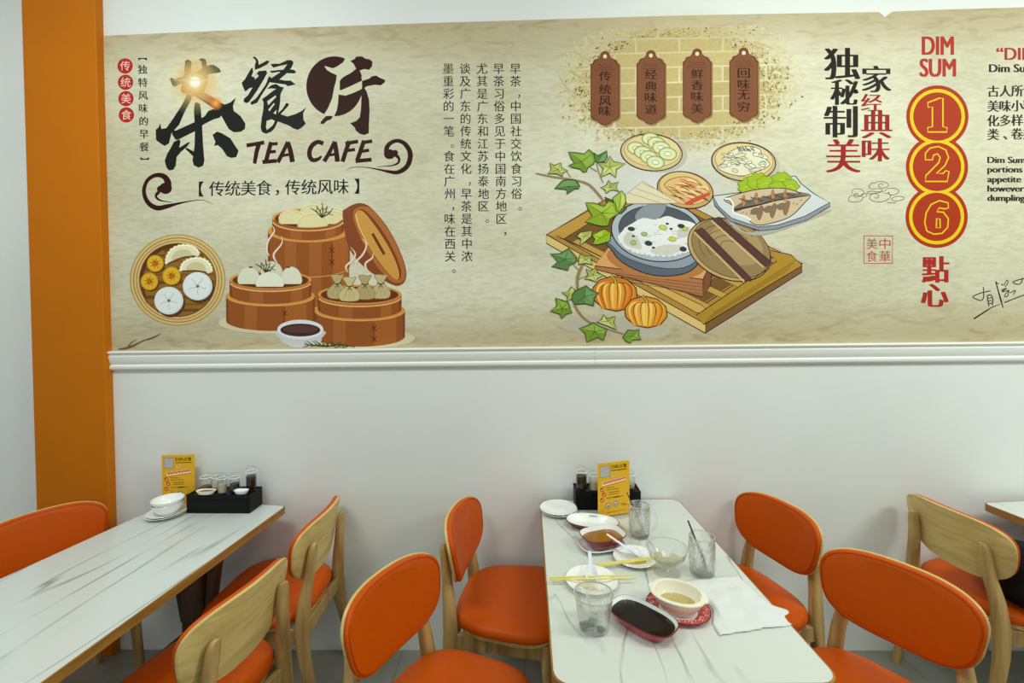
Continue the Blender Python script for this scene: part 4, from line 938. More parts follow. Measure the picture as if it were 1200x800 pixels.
# ------------------------------------------------------------------ chairs
def back_outline(n=56):
    """backrest seen from the front: wide rounded top, narrower rounded foot"""
    out = []
    for x, y in outline_super(.217, .130, 3.0, n):
        out.append((x * (1 + .75 * y) , y))
    return out
def on_back(x, v, off):
    """point of the backrest: x across, v up along it, off in front of the shell's front"""
    tilt = radians(11)
    yc = .95 * x * x          # curved plywood: the ends come forward
    y = -.235 - v * sin(tilt) + (yc + off) * cos(tilt)
    z = .692 + v * cos(tilt) + (yc + off) * sin(tilt) * .5
    return (x, y, z)
def make_chair(label, group):
    t = thing('dining_chair', label, 'chair', group=group)
    # seat: a domed pad with a tucked edge
    so = [(x * (1 + .10 * y / .22), y) for x, y in outline_super(.236, .222, 3.4, 48)]
    bm = bmesh.new(); dish(bm, so, [(.014, .424), (.003, .430), (0, .442), (.003, .456), (.014, .466), (.04, .472), (.09, .475), (.15, .476)])
    obj('seat', bm, M['pad'], t)
    bm = bmesh.new(); dish(bm, so, [(.02, .408), (.016, .408), (.016, .4245), (.02, .4245)])
    obj('seat_board', bm, M['oak'], t)
    bo = back_outline(); n = len(bo)
    def ring(k, off): return [on_back(x * k, y * k, off) for x, y in bo]
    bm = bmesh.new()
    loft(bm, [ring(.02, -.012), ring(.5, -.012), ring(.8, -.012), ring(.985, -.012), ring(1, -.009), ring(1, -.003), ring(.985, 0), ring(.8, 0), ring(.5, 0), ring(.02, 0)])
    bk = obj('backrest', bm, M['oak'], t); bk['label'] = 'curved pale oak plywood shell'
    bm = bmesh.new()
    loft(bm, [ring(.975, .0005), ring(.985, .006), ring(.983, .012), ring(.965, .0165), ring(.91, .0195), ring(.8, .0215), ring(.55, .023), ring(.25, .0235), ring(.02, .0235)])
    o = obj('back_pad', bm, M['pad'], bk); o['label'] = 'orange padded front'
    bm = bmesh.new()
    tube(bm, [on_back(x * .945, y * .92, .0178) for x, y in bo], .0028, 6, closed=True); obj('piping', bm, M['piping'], bk)
    for s in (-1, 1):
        bm = bmesh.new()
        bar(bm, [((s * .195, -.290, 0), .016, .016), ((s * .190, -.257, .14), .019, .020), ((s * .185, -.222, .30), .021, .026), ((s * .182, -.215, .41), .022, .029), ((s * .172, -.224, .52), .022, .024),
                 ((s * .156, -.236, .60), .022, .019), ((s * .149, -.2435, .66), .0215, .0165), ((s * .146, -.2495, .705), .021, .014), ((s * .145, -.2525, .722), .019, .012), ((s * .144, -.2545, .733), .013, .009), ((s * .144, -.2555, .737), .004, .004)], .42)
        obj('leg', bm, M['oak_leg'], t)
        bm = bmesh.new()
        bar(bm, [((s * .205, .185, 0), .0135, .0135), ((s * .196, .172, .2), .0175, .0175), ((s * .186, .160, .408), .02, .02)], .45)
        obj('leg', bm, M['oak_leg'], t)
        bm = bmesh.new(); v = []
        p0, p1 = Vector((s * .184, -.195, .375)), Vector((s * .187, .145, .375))
        rings = [[(p.x + a, p.y, p.z + b) for a, b in ((-.010, -.028), (.010, -.028), (.010, .030), (-.010, .030))] for p in (p0, p1)]
        loft(bm, rings); bmesh.ops.recalc_face_normals(bm, faces=bm.faces[:]); obj('rail', bm, M['oak_leg'], t, False)
        bm = bmesh.new()
    for y in (-.212, .160):
        bm = bmesh.new(); box(bm, -.168, .168, y - .010, y + .010, .345, .405, .003); obj('rail', bm, M['oak_leg'], t, False)
    return t
def place(o, x, y, facing):
    """seat centre and the compass angle (degrees, 0 = +x) the sitter looks along"""
    o.location = (x, y, 0); o.rotation_euler = (0, 0, radians(facing - 90)); return o
CH = 'orange padded dining chairs'
ch0 = make_chair('orange-backed chair left of the cluttered middle table, nearer the wall', CH); place(ch0, -.050, 1.945, -9)
for x, y, a, lb in ((-.240, 1.395, -27, 'large orange-backed chair left of the cluttered middle table, nearer the camera'),
                    (.91, 1.955, 180 + 18, 'orange-backed chair right of the cluttered middle table, beside the wall behind the napkin'),
                    (1.05, 1.405, 180 + 34, 'large orange-backed chair right of the cluttered middle table, in front'),
                    (2.055, 2.01, 6, 'chair seen from behind at the right table corner, black bag on its seat'),
                    (-1.11, 2.0, 180, 'chair with bare oak back showing, by the empty left table, nearer the wall'),
                    (-1.12, 1.495, 180 - 11, 'chair with bare oak back showing, by the empty left table, nearer the camera'),
                    (-1.91, 1.85, -30, 'orange-backed chair in the left corner in front of the orange pillar')):
    place(dup(ch0, (0, 0, 0), 0, lb), x, y, a)

# ------------------------------------------------------------------ tables
TH = .75
def make_table(label, loc, rz, w, l, top_m, taper=0, group='marble-topped tables', rad=.045):
    t = thing('dining_table', label, 'table', loc, rz, group)
    n = 6; out = []
    for sx, sy, a0 in ((1, 1, 0), (-1, 1, 90), (-1, -1, 180), (1, -1, 270)):
        for k in range(n):
            a = radians(a0 + 90 * k / (n - 1)); hw = w / 2 + (-taper if sy > 0 else taper)
            out.append((sx * (hw - rad) + rad * cos(a), sy * (l / 2 - rad) + rad * sin(a)))
    bm = bmesh.new(); R_ = lambda i, z: [(x - math.copysign(min(i, abs(x)), x), y - math.copysign(min(i, abs(y)), y), z) for x, y in out]
    loft(bm, [R_(.002, TH - .034), R_(0, TH - .032), R_(0, TH - .0012), R_(.0015, TH - .0004)]); obj('edge_board', bm, M['edge'], t)
    bm = bmesh.new(); loft(bm, [R_(.0042, TH - .0006), R_(.0042, TH - .0001), R_(.0046, TH)]); obj('tabletop', bm, top_m, t)
    for sy in (1, -1):
        y0 = sy * (l / 2 - .20)
        bm = bmesh.new(); bar(bm, [((0, y0, .03), .045, .045), ((0, y0, TH - .06), .045, .045)], .12); obj('pedestal', bm, M['dark_wood'], t)
        for sx in (1, -1):
            bm = bmesh.new()
            rings = [[(sx * x, y0 + b, z) for x, z in ((.0455, .30), (.07, .30), (.135, TH - .066), (.085, TH - .066))] for b in (-.02, .02)]
            loft(bm, rings); bmesh.ops.recalc_face_normals(bm, faces=bm.faces[:]); obj('brace', bm, M['dark_wood'], t, False)
            bm = bmesh.new()
            rings = [[(sx * x, y0 + b, z) for x, z in ((.0455, .0), (.205, .0), (.205, .028), (.0455, .075))] for b in (-.032, .032)]
            loft(bm, rings); bmesh.ops.recalc_face_normals(bm, faces=bm.faces[:]); obj('foot', bm, M['dark_wood'], t, False)
        bm = bmesh.new(); box(bm, -w / 2 + .08, w / 2 - .08, y0 - .03, y0 + .03, TH - .065, TH - .0345, .004); obj('cross_rail', bm, M['dark_wood'], t, False)
    bm = bmesh.new(); box(bm, -.03, .03, -l / 2 + .245, l / 2 - .245, .22, .28, .004); obj('stretcher', bm, M['dark_wood'], t, False)
    return t
make_table('marble-topped table in the middle covered with used dishes, glasses and chopsticks', (.424, 1.682, 0), radians(.6), .694, 1.10, M['marble'], .012)
make_table('nearly empty marble-topped table at the left with stacked bowls and a condiment box', (-1.508, 1.672, 0), radians(-7.4), .655, 1.10, M['marble_long'], .022, rad=.02)
make_table('marble-topped table at the right edge of which only one corner shows', (2.545, 1.66, 0), radians(5), .70, 1.10, M['marble'], 0, rad=.02)

# ------------------------------------------------------------------ condiment boxes, jars, cards
def make_caddy(label, loc, rz):
    t = thing('condiment_caddy', label, 'caddy', loc, rz, 'black condiment boxes')
    bm = bmesh.new()
    box(bm, -.15, .15, -.052, .052, 0, .080, .002)
    for x0, x1, y0, y1 in ((-.15, .15, -.052, -.048), (-.15, .15, .048, .052), (-.15, -.146, -.048, .048), (.146, .15, -.048, .048)): box(bm, x0, x1, y0, y1, .078, .086)
    obj('tray', bm, M['black_plastic'], t, False)
    for x in (-.05, .05):
        bm = bmesh.new(); box(bm, x - .0015, x + .0015, -.0478, .0478, .0805, .0845); obj('divider', bm, M['black_plastic'], t, False)
    bm = bmesh.new(); box(bm, -.138, .138, -.0545, -.0522, .006, .062, .001); obj('front_panel', bm, M['black_plastic'], t, False)
    return t
def make_jar(label, loc, r, h, fill, fm, group):
    t = thing('condiment_jar', label, 'jar', loc, 0, group)
    o = outline_circle(32)
    bm = bmesh.new()
    P_ = [(r * .9, 0), (r, .004), (r, h * .62), (r * .78, h * .72), (r * .78, h * .76), (r * .70, h * .76), (r * .70, h * .72), (r * .9, h * .61), (r * .9, .006), (r * .3, .005)]
    loft(bm, [[(x * a, y * a, z) for x, y in o] for a, z in P_]); obj('bottle', bm, M['glass'], t)
    bm = bmesh.new(); P_ = [(r * .3, .0065), (r * .885, .0075), (r * .89, h * .57 * fill), (r * .885, h * .605 * fill), (r * .2, h * .605 * fill)]
    loft(bm, [[(x * a, y * a, z) for x, y in o] for a, z in P_]); c = obj('contents', bm, fm, t)
    bm = bmesh.new(); P_ = [(r * .66, h * .765), (r * .95, h * .77), (r * .98, h * .80), (r * .93, h * .93), (r * .7, h * .985), (r * .3, h)]
    loft(bm, [[(x * a, y * a, z) for x, y in o] for a, z in P_]); obj('lid', bm, M['glass'], t)
    bm = bmesh.new(); tube(bm, [(r * .99 * x, r * .99 * y, h * .785) for x, y in o], .0016, 6, closed=True); obj('lid_rim', bm, M['ceramic'], t)
    return t
def make_card(label, loc, rz):
    t = thing('menu_card', label, 'card', loc, rz, 'yellow ordering cards')
    w, h = .156, .238
    bm = bmesh.new(); box(bm, -w / 2, w / 2, .001, .003, .006, .006 + h); obj('panel', bm, mat('yellow_card', (232, 178, 30), .35, .4), t, False)
    bm = bmesh.new(); box(bm, -w / 2 - .002, w / 2 + .002, -.030, .030, 0, .004, .001); box(bm, -w / 2, w / 2, .0035, .0055, .0045, .05)
    obj('stand', bm, M['glass'], t, False)
    # printed face, in card millimetres from its top-left corner
    a = Art(); 
    class CardArt(Art): pass
    q = CardArt(0)
    g = globals(); old = g['on_wall']
    g['on_wall'] = lambda x, y, Y: Vector((-w / 2 + x / 1000, .0009 - (MY - Y), .006 + h - y / 1000))
    K1, K2 = (40, 34, 24), (190, 40, 24)
    q.poly([(11, 14), (58, 14), (58, 64), (11, 64)], (176, 176, 172)); q.stroke([(11, 14), (58, 14), (58, 64), (11, 64), (11, 14)], (90, 88, 84), 2)
    for i, ch in enumerate('扫码点餐'): q.text(ch, 74 + i * 20, 21, K1, size=19, fat=(-.03, 0, .03))
    q.stroke([(66, 38), (142, 37)], (96, 76, 30), 4); q.text('①', 80, 54, (250, 246, 226), size=20); q.text('①', 80, 54, K1, size=16)
    q.poly([(20, 84), (136, 70), (138, 86), (22, 102)], (248, 226, 190)); 
    for i in range(9): q.stroke([(24 + i * 12.5, 96 - i * 1.6), (28 + i * 12.5, 84 - i * 1.6), (33 + i * 12.5, 96 - i * 1.7), (35 + i * 12.5, 84 - i * 1.5)], K2, 3, 3)
    q.stroke([(24, 106), (138, 90)], K2, 1.6)
    for x, y in ((20, 118), (29, 140), (20, 164)):
        q.ell(x, y, 10, 10, (184, 66, 26)); q.stroke([(x - 5, y), (x - 1, y + 5), (x + 6, y - 5)], (246, 226, 180), 3)
    for x, y, l_ in ((40, 112, 40), (40, 122, 62), (52, 134, 54), (52, 143, 50), (40, 158, 84)): q.stroke([(x, y), (x + l_, y - 1)], (140, 106, 40), 3.2)
    q.stroke([(76, 158), (104, 157)], K1, 5)
    for x, y in ((50, 192), (86, 188)): q.ell(x, y, 13, 13, (112, 100, 86)); q.ell(x, y, 10, 10, (206, 198, 186)); q.ell(x, y + 2, 5, 4, (120, 96, 80))
    q.stroke([(112, 194), (130, 190)], K1, 3); q.stroke([(124, 200), (144, 196)], K2, 4); q.stroke([(44, 224), (140, 220)], (168, 126, 40), 3)
    q.build('printed_face', t, (M['card'], M['card']))
    g['on_wall'] = old
    return t
make_caddy('black condiment box at the wall end of the cluttered middle table', (.394, 2.165, TH), radians(-1))
make_caddy('black condiment box at the wall end of the nearly empty left table', (-1.412, 2.148, TH), radians(-1))
JM = 'condiment jars in the middle table box'; JL = 'condiment jars in the left table box'
zj = TH + .0803
make_jar('jar of black soy sauce at the left end of the middle table box', (.277, 2.150, zj), .0265, .112, 1, M['soy'], JM)
make_jar('small jar of pale ground seasoning beside the soy jar, middle table box', (.334, 2.142, zj), .0235, .094, .8, M['salt'], JM)
make_jar('jar half hidden behind the yellow card of the middle table', (.389, 2.170, zj), .0225, .098, .6, M['chilli'], JM)
make_jar('jar peeping out right of the yellow card on the middle table', (.508, 2.165, zj), .0215, .085, .5, M['salt'], JM)
make_jar('clear jar nearest the yellow card in the left table box', (-1.520, 2.172, zj), .026, .080, .4, M['chilli'], JL)
make_jar('second clear wide jar from the yellow card in the left table box', (-1.464, 2.172, zj), .026, .082, .4, M['salt'], JL)
make_jar('narrow clear jar of pale seasoning in the left table box', (-1.412, 2.130, zj), .0215, .092, .8, M['salt'], JL)
make_jar('dark sauce jar beside the white scoop dish in the left table box', (-1.357, 2.135, zj), .0225, .094, .8, M['soy'], JL)
make_jar('tallest dark soy jar at the right end of the left table box', (-1.295, 2.165, zj), .0235, .116, 1, M['soy'], JL)
make_card('yellow ordering card standing before the box on the middle table', (.408, 2.050, TH), radians(17))
make_card('yellow ordering card behind the stacked bowls on the left table', (-1.668, 2.190, TH), radians(2))

def plate_mesh(r, depth=.016, n=48):
    bm = bmesh.new()
    o = [(x * r, y * r) for x, y in outline_circle(n)]
    dish(bm, o, [(r * .45, 0), (r * .42, 0), (r * .38, .002), (r * .12, depth - .004), (.001, depth - .001), (0, depth), (.001, depth + .001), (.004, depth), (r * .16, depth - .003), (r * .40, .0055), (r * .6, .0045), (r * .97, .0045)])
    return bm
def plate(label, x, y, z, r, group, m=None, cat='plate', name='plate', depth=.016):
    o = obj(name, plate_mesh(r, depth), m or M['ceramic']); o.location = (x, y, z); return tag(o, label, cat, group)
def bowl(name, label, x, y, z, r, h, m, group=None, foot=.45):
    bm = bmesh.new(); o = [(a * r, b * r) for a, b in outline_circle(48)]
    dish(bm, o, [(r * (1 - foot * .8), .003), (r * (1 - foot), 0), (r * (1 - foot) - .002, .001), (r * (1 - foot) , .006), (r * .34, h * .22), (r * .14, h * .55), (r * .04, h * .85), (0, h), (.001, h + .0012), (.003, h), (r * .08, h * .83), (r * .18, h * .54), (r * .38, h * .26), (r * .7, .011), (r * .97, .010)])
    q = obj(name, bm, m); q.location = (x, y, z); return tag(q, label, 'bowl', group)
# left table crockery
plate('lower saucer under the two stacked bowls on the left table', -1.640, 2.075, TH, .082, 'saucers on the left table')
plate('upper saucer directly under the stacked bowls on the left table', -1.637, 2.077, TH + .0062, .080, 'saucers on the left table')
bowl('rice_bowl', 'lower white bowl of the nested pair on the left table', -1.632, 2.075, TH + .011, .064, .050, M['ceramic'], 'nested bowls')
bowl('rice_bowl', 'upper white bowl nested on top, left table', -1.632, 2.075, TH + .0290, .0645, .050, M['ceramic'], 'nested bowls')
def small_dish(label, x, y, z, a, b, m, cm=None):
    bm = bmesh.new(); o = outline_super(a, b, 2.6, 36)
    dish(bm, o, [(b * .5, 0), (b * .45, 0), (0, .016), (.0015, .017), (.003, .016), (b * .45, .004), (b * .9, .004)])
    q = obj('dipping_dish', bm, m); q.location = (x, y, z); tag(q, label, 'dish')
    if cm:
        bm = bmesh.new(); dish(bm, [(x_ * .8, y_ * .8) for x_, y_ in o], [(b * .02, .0095), (0, .0105), (b * .3, .012), (b * .75, .0125)]); obj('filling', bm, cm, q)
    return q
small_dish('small white dish lying on the right end of the left table box', -1.312, 2.113, TH + .0866, .034, .017, M['ceramic'])
small_dish('brown dish of chilli paste on the left table box', -1.478, 2.112, TH + .0866, .046, .020, M['cream'], M['chilli'])

# middle table: white plates
plate('lower white plate of the empty stack by the wall, middle table', .166, 2.095, TH, .084, 'plates stacked by the wall')
plate('upper white plate of the empty stack by the wall, middle table', .163, 2.098, TH + .0065, .084, 'plates stacked by the wall')

def enamel_dish(name, label, x, y, z, rz, a, b, h, p, out_m, group=None, liquid=None, level=.6, mark=False, foot=.6):
    bm = bmesh.new(); o = outline_super(a, b, p, 64); s = min(a, b)
    dish(bm, o, [(s * .55, 0), (s * .48, 0), (s * .40, h * .12), (s * .16, h * .7), (.001, h * .97), (0, h), (.0008, h + .0022), (.0025, h + .0024), (.004, h), (s * .18, h * .68), (s * .40, h * .22), (s * .62, .006), (s * .95, .005)],
         [0, 0, 0, 0, 1, 1, 1, 2, 2, 2, 2, 2])
    q = obj(name, bm, [out_m, M['ceramic'] if out_m is M['ceramic'] else M['rim_red'], M['ceramic']]); q.location = (x, y, z); q.rotation_euler = (0, 0, rz); tag(q, label, 'dish', group)
    if liquid:
        ins = s * (.40 - (.40 - .18) * (level - .22) / .46) if level < .68 else s * (.18 - .17 * (level - .68) / .32)
        bm = bmesh.new(); dish(bm, o, [(ins + s * .3, h * level - .006), (ins + .001, h * level - .001), (ins + .0025, h * level), (s * .6, h * level), (s * .95, h * level)])
        l_ = obj('sauce', bm, liquid, q)
    if mark:
        bm = bmesh.new()
        for i in range(3): box(bm, -.017 + i * .012, -.008 + i * .012, b * .80, b * .88, h * .86, h * .87)
        obj('printed_mark', bm, mat('grey_print', (120, 124, 130), .5), q, False)
    return q
# empty oval dish and the sauce dish on its tray
enamel_dish('oval_dish', 'empty white oval dish with red outside, behind the amber sauce dish', .296, 1.955, TH, radians(-14), .112, .066, .026, 2.3, M['dark_red'], 'enamel dishes', None, mark=True)
enamel_dish('serving_plate', 'white plate underneath the amber sauce dish', .306, 1.786, TH, radians(16), .090, .064, .016, 3.2, M['ceramic'], 'enamel dishes')
enamel_dish('sauce_dish', 'white red-sided dish of amber sauce standing on a plate', .312, 1.794, TH + .0062, radians(20), .088, .064, .044, 3.2, M['dark_red'], 'enamel dishes', M['amber'], .70)
enamel_dish('sauce_dish', 'long red dish of black soy sauce beside the plastic cup', .346, 1.339, TH, radians(-46), .102, .062, .034, 3.0, M['red_enamel'], 'enamel dishes', M['soy'], .80)

# plates with spoons
pr = plate('used white plate with spoon and chopsticks, behind the glass dessert bowl', .412, 1.693, TH, .079, 'used plates')
pl = plate('used white plate crossed by a pair of chopsticks, behind the plastic cup', .230, 1.550, TH, .087, 'used plates')
def stain(parent, pts, h=.0062):
    bm = bmesh.new(); q = smooth_path([(x, y, 0) for x, y in pts], 5, True); c = sum(q, Vector()) / len(q)
    loft(bm, [[(c.x + (p.x - c.x) * k, c.y + (p.y - c.y) * k, z) for p in q] for k, z in ((1, .0048), (.98, h - .0006), (.8, h), (.05, h))])
    o = obj('sauce_stain', bm, M['stain'], parent); o['label'] = 'yellowish sauce remains'
stain(pr, [(-.028, -.028), (0, -.036), (.034, -.026), (.036, -.006), (.006, -.010), (-.022, -.012)])
stain(pl, [(-.044, -.005), (-.020, -.012), (.01, -.03), (.012, -.044), (-.02, -.040), (-.042, -.02)])
for i, pts in enumerate(([(-.03, -.02), (-.01, -.01), (.01, -.02), (.012, -.036), (-.005, -.044), (-.022, -.036), (-.03, -.022)], [(-.042, -.042), (-.02, -.03), (.0, -.046), (.02, -.05), (.038, -.036)])):
    bm = bmesh.new(); tube(bm, [p + Vector((0, 0, .0085)) for p in smooth_path([(x, y, 0) for x, y in pts], 6)], .0013, 6)
    o = obj('noodle', bm, M['noodle'], None); o.location = pl.location; tag(o, ['curled leftover noodle on the plate behind the plastic cup', 'straighter leftover noodle at the front rim of the plate behind the plastic cup'][i], 'noodle', 'leftover noodles')

def soup_spoon(label, a, b, up=(0, 0, 1), m=None, s=1.0, group='soup spoons', clear=False):
    """Chinese soup spoon, handle tip at a, bowl end at b (both the underside's height)"""
    a, b = Vector(a), Vector(b); L_ = (b - a).length; ax = (b - a).normalized(); sd = ax.cross(Vector(up)).normalized(); uw = sd.cross(ax).normalized()
    M3 = Matrix((sd, ax, uw)).transposed()
    k = L_ / .132
    secs = [(0, .0055, .0012, .0035), (.012, .0065, .0020, .0035), (.04, .0060, .0024, .0035), (.066, .0075, .0022, .0035), (.078, .0115, .0018, .007), (.090, .0190, .0012, .0125), (.106, .0225, .0004, .0140), (.120, .0195, .0012, .0125), (.129, .0110, .0040, .0105), (.132, .0040, .0080, .0098)]
    rings = []
    for y, hw, zb, zt in secs:
        r = []
        hollow = y > .074
        n = 7
        for i in range(n):                          # underside, left rim to right rim
            u = -1 + 2 * i / (n - 1); r.append((u * hw, y, zb + (zt - zb) * abs(u) ** 2.2))
        for i in range(n):                          # upper side back again
            u = 1 - 2 * i / (n - 1)
            zz = (zb + .0016 + (zt - zb - .0012) * abs(u) ** 2.6) if hollow else zt
            r.append((u * hw * .96, y, zz))
        rings.append([tuple(a + M3 @ (Vector(p) * k)) for p in r])
    bm = bmesh.new(); loft(bm, rings); bmesh.ops.recalc_face_normals(bm, faces=bm.faces[:])
    o = obj('soup_spoon', bm, m or M['melamine']); return tag(o, label, 'spoon', group)
soup_spoon('white soup spoon whose handle leans on the amber sauce dish', (.3168, 1.745, TH + .0695), (.434, 1.690, TH + .0075))
soup_spoon('white soup spoon pointing at the wall under the crossing chopsticks', (.240, 1.660, TH + .050), (.229, 1.536, TH + .0060))

def chopstick(label, a, b, group):
    a, b = Vector(a), Vector(b); bm = bmesh.new()
    pts = [a.lerp(b, f) for f in (0, .005, .5, .98, 1)]
    tube(bm, pts, [.0026, .0031, .0029, .0022, .0014], 8); o = obj('chopstick', bm, M['bamboo']); return tag(o, label, 'chopstick', group)
CHS = 'bamboo chopsticks on the used plates'
chopstick('rear chopstick of the pair laid across the plate behind the plastic cup', (.088, 1.552, TH + .0195), (.375, 1.567, TH + .0195), CHS)
chopstick('front chopstick of the pair laid across the plate behind the plastic cup', (.086, 1.541, TH + .0195), (.382, 1.548, TH + .0195), CHS)
chopstick('upper chopstick on the plate behind the glass dessert bowl', (.262, 1.634, TH + .018), (.474, 1.678, TH + .020), CHS)
chopstick('lower chopstick on the plate behind the glass dessert bowl', (.270, 1.626, TH + .018), (.478, 1.669, TH + .020), CHS)

# glasses
def mug(label, x, y, rz, r, h):
    t = thing('glass_mug', label, 'glass mug', (x, y, TH), rz, 'cut glass mugs')
    n = 56; rings = []
    def ring(rr, z, am):
        out = []
        for i in range(n):
            a = 2 * pi * i / n; k = rr + am * abs(cos(a * 7 + (z * 50 if am else 0))) - am * .5
            out.append((k * cos(a), k * sin(a), z))
        return out
    prof = [(r * .80, 0, 0), (r * .88, .003, .002)] + [(r * (.88 + .14 * f), .003 + (h * .78) * f, .008 * (1 - .3 * f)) for f in (.1, .22, .34, .46, .58, .7, .82, .94)] + [(r * 1.02, h * .84, 0), (r * 1.02, h, 0), (r * .99, h + .0015, 0), (r * .955, h, 0), (r * .955, h * .8, 0), (r * .86, h * .3, 0), (r * .8, .016, 0), (r * .4, .014, 0), (r * .03, .014, 0)]
    bm = bmesh.new(); loft(bm, [ring(*q) for q in prof]); obj('body', bm, M['cut_glass'], t)
    for z_, rr_ in ((h + .0006, r * .985), (.003, r * .86)):
        bm = bmesh.new(); tube(bm, [(rr_ * cos(2 * pi * i / 48), rr_ * sin(2 * pi * i / 48), z_) for i in range(48)], .0012, 6, closed=True); obj('rim', bm, M['glass_rim'], t)
    bm = bmesh.new(); tube(bm, smooth_path([(r * .99, 0, h * .80), (r * 1.3, 0, h * .84), (r * 1.62, 0, h * .70), (r * 1.66, 0, h * .48), (r * 1.42, 0, h * .28), (r * .97, 0, h * .20)], 6), .0052, 10); obj('handle', bm, M['glass'], t)
    return t
mug('empty cut glass mug with handle in front of the yellow card, middle table', .474, 1.872, radians(-12), .041, .130)
mug('empty cut glass mug at the table edge behind the napkin', .623, 1.605, radians(-78), .042, .134)
def stick(label, a, b, r=.0028):
    bm = bmesh.new(); tube(bm, [a, b], r, 8); o = obj('drinking_straw', bm, M['straw']); return tag(o, label, 'straw', 'dark straws in the mugs')
stick('thin dark straw leaning in the mug by the yellow card', (.492, 1.862, TH + .018), (.432, 1.902, TH + .168), .0022)
stick('thick dark straw leaning in the mug behind the napkin', (.640, 1.600, TH + .018), (.588, 1.640, TH + .172), .003)

t = thing('dessert_bowl', 'footed clear glass bowl with a little pale tea, middle table', 'glass bowl', (.505, 1.615, TH))
o_ = outline_circle(56)
bm = bmesh.new()
P_ = [(.043, 0), (.046, .002), (.043, .005), (.022, .009), (.012, .018), (.014, .028), (.040, .040), (.062, .062), (.070, .086), (.0715, .090), (.0695, .0905), (.0675, .086), (.059, .063), (.038, .043), (.012, .0335), (.001, .0335)]
loft(bm, [[(x * a, y * a, z) for x, y in o_] for a, z in P_]); obj('bowl', bm, M['glass'], t)
bm = bmesh.new(); tube(bm, [(x * .0706, y * .0706, .0902) for x, y in o_], .0014, 6, closed=True); obj('rim', bm, M['glass_rim'], t)
bm = bmesh.new(); P_ = [(.010, .0342), (.036, .0435), (.0455, .0515), (.044, .052), (.001, .052)]
loft(bm, [[(x * a, y * a, z) for x, y in o_] for a, z in P_]); obj('tea', bm, M['tea'], t)
soup_spoon('clear white plastic spoon lying inside the footed glass bowl', (.570, 1.640, TH + .0945), (.491, 1.602, TH + .054), m=mat('clear_white_plastic', (240, 242, 240), .2, .5, trans=.35))

t = thing('plastic_cup', 'clear plastic cup with black jelly remains in the front left of the middle table', 'cup', (.204, 1.335, TH))
bm = bmesh.new()
P_ = [(.034, .003), (.040, 0), (.043, .002), (.050, .055), (.056, .098), (.0585, .100), (.0585, .103), (.056, .104), (.0545, .100), (.0485, .055), (.0415, .005), (.001, .0045)]
loft(bm, [[(x * a, y * a, z) for x, y in o_] for a, z in P_]); obj('cup_body', bm, M['cup'], t)
bm = bmesh.new(); tube(bm, [(x * .0575, y * .0575, .102) for x, y in o_], .0019, 6, closed=True); obj('rim', bm, M['glass_rim'], t)
for i, (x, y, s, lb) in enumerate(((-.026, -.006, .014, 'black jelly lump at the left inside the plastic cup'), (.016, -.024, .012, 'black jelly lump at the front inside the plastic cup'), (-.004, .014, .011, 'black jelly lump at the back inside the plastic cup'))):
    bm = bmesh.new(); bmesh.ops.create_icosphere(bm, subdivisions=2, radius=s)
    for v in bm.verts: v.co.x *= 1.1; v.co.z = v.co.z * .6 + .0055 + s * .62; v.co += Vector((random.uniform(-1, 1), random.uniform(-1, 1), 0)) * .0012
    o = obj('jelly_lump', bm, M['jelly']); o.location = (.204 + x, 1.335 + y, TH); tag(o, lb, 'jelly', 'jelly lumps')
soup_spoon('clear plastic spoon standing upright inside the plastic cup', (.186, 1.350, TH + .094), (.206, 1.333, TH + .010), up=(0, 1, .2), m=M['cup'])

# cream casserole bowl on its printed saucer
r = .093
bm = bmesh.new(); o = outline_super(.095, .082, 2.1, 56)
dish(bm, o, [(.045, 0), (.040, 0), (.034, .003), (.006, .013), (0, .015), (.001, .0165), (.004, .0155), (.036, .006), (.05, .005), (.08, .005)], [0, 0, 0, 0, 1, 1, 0, 2, 2])
t = obj('saucer', bm, [M['pattern_red'], M['rim_red'], M['ceramic']]); t.location = (.474, 1.410, TH); t.rotation_euler = (0, 0, radians(-26)); tag(t, 'red printed saucer under the cream soup bowl', 'saucer')
bm = bmesh.new(); rr = random.Random(2)                                  # pale scrolls of the printed border
for i in range(30):
    a = 2 * pi * i / 30; k = .80 + .09 * (i % 2)
    x, y = .095 * k * cos(a), .082 * k * sin(a); z = .0064 + (.0155 - .006) * ((k * .088 - .053) / .032)
    pts = [(x + .0058 * cos(a + q), y + .0058 * sin(a + q), z + .0030) for q in (0, 1.2, 2.4, 3.6, 4.8)]
    tube(bm, pts, .0014, 5)
obj('printed_border', bm, mat('pale_pink_print', (232, 188, 176), .3), t)
t = thing('soup_bowl', 'cream lugged bowl with a little soup left, on the red saucer', 'bowl', (.474, 1.413, TH + .0062), radians(-28))
bm = bmesh.new(); o = outline_super(.079, .066, 2.15, 56)
dish(bm, o, [(.034, .002), (.030, 0), (.026, .001), (.025, .006), (.012, .022), (.003, .040), (0, .046), (-.003, .0475), (-.003, .051), (0, .0525), (.009, .0525), (.011, .050), (.012, .046), (.016, .036), (.026, .016), (.04, .0085), (.07, .008)])
obj('bowl_body', bm, M['cream'], t)
for s in (-1, 1):
    bm = bmesh.new(); ring = []
    rings = []
    for z, k in ((.043, .85), (.045, 1), (.050, 1), (.0515, .9)):
        rings.append([(s * (.076 + .012 * k * x), .016 * k * y, z) for x, y in outline_super(1, 1, 2.4, 20)])
    loft(bm, rings); bmesh.ops.recalc_face_normals(bm, faces=bm.faces[:]); obj('lug', bm, M['cream'], t)
bm = bmesh.new(); dish(bm, o, [(.045, .0085), (.027, .0165), (.0245, .0195), (.0255, .020), (.05, .020), (.07, .020)]); obj('soup', bm, M['soup'], t)

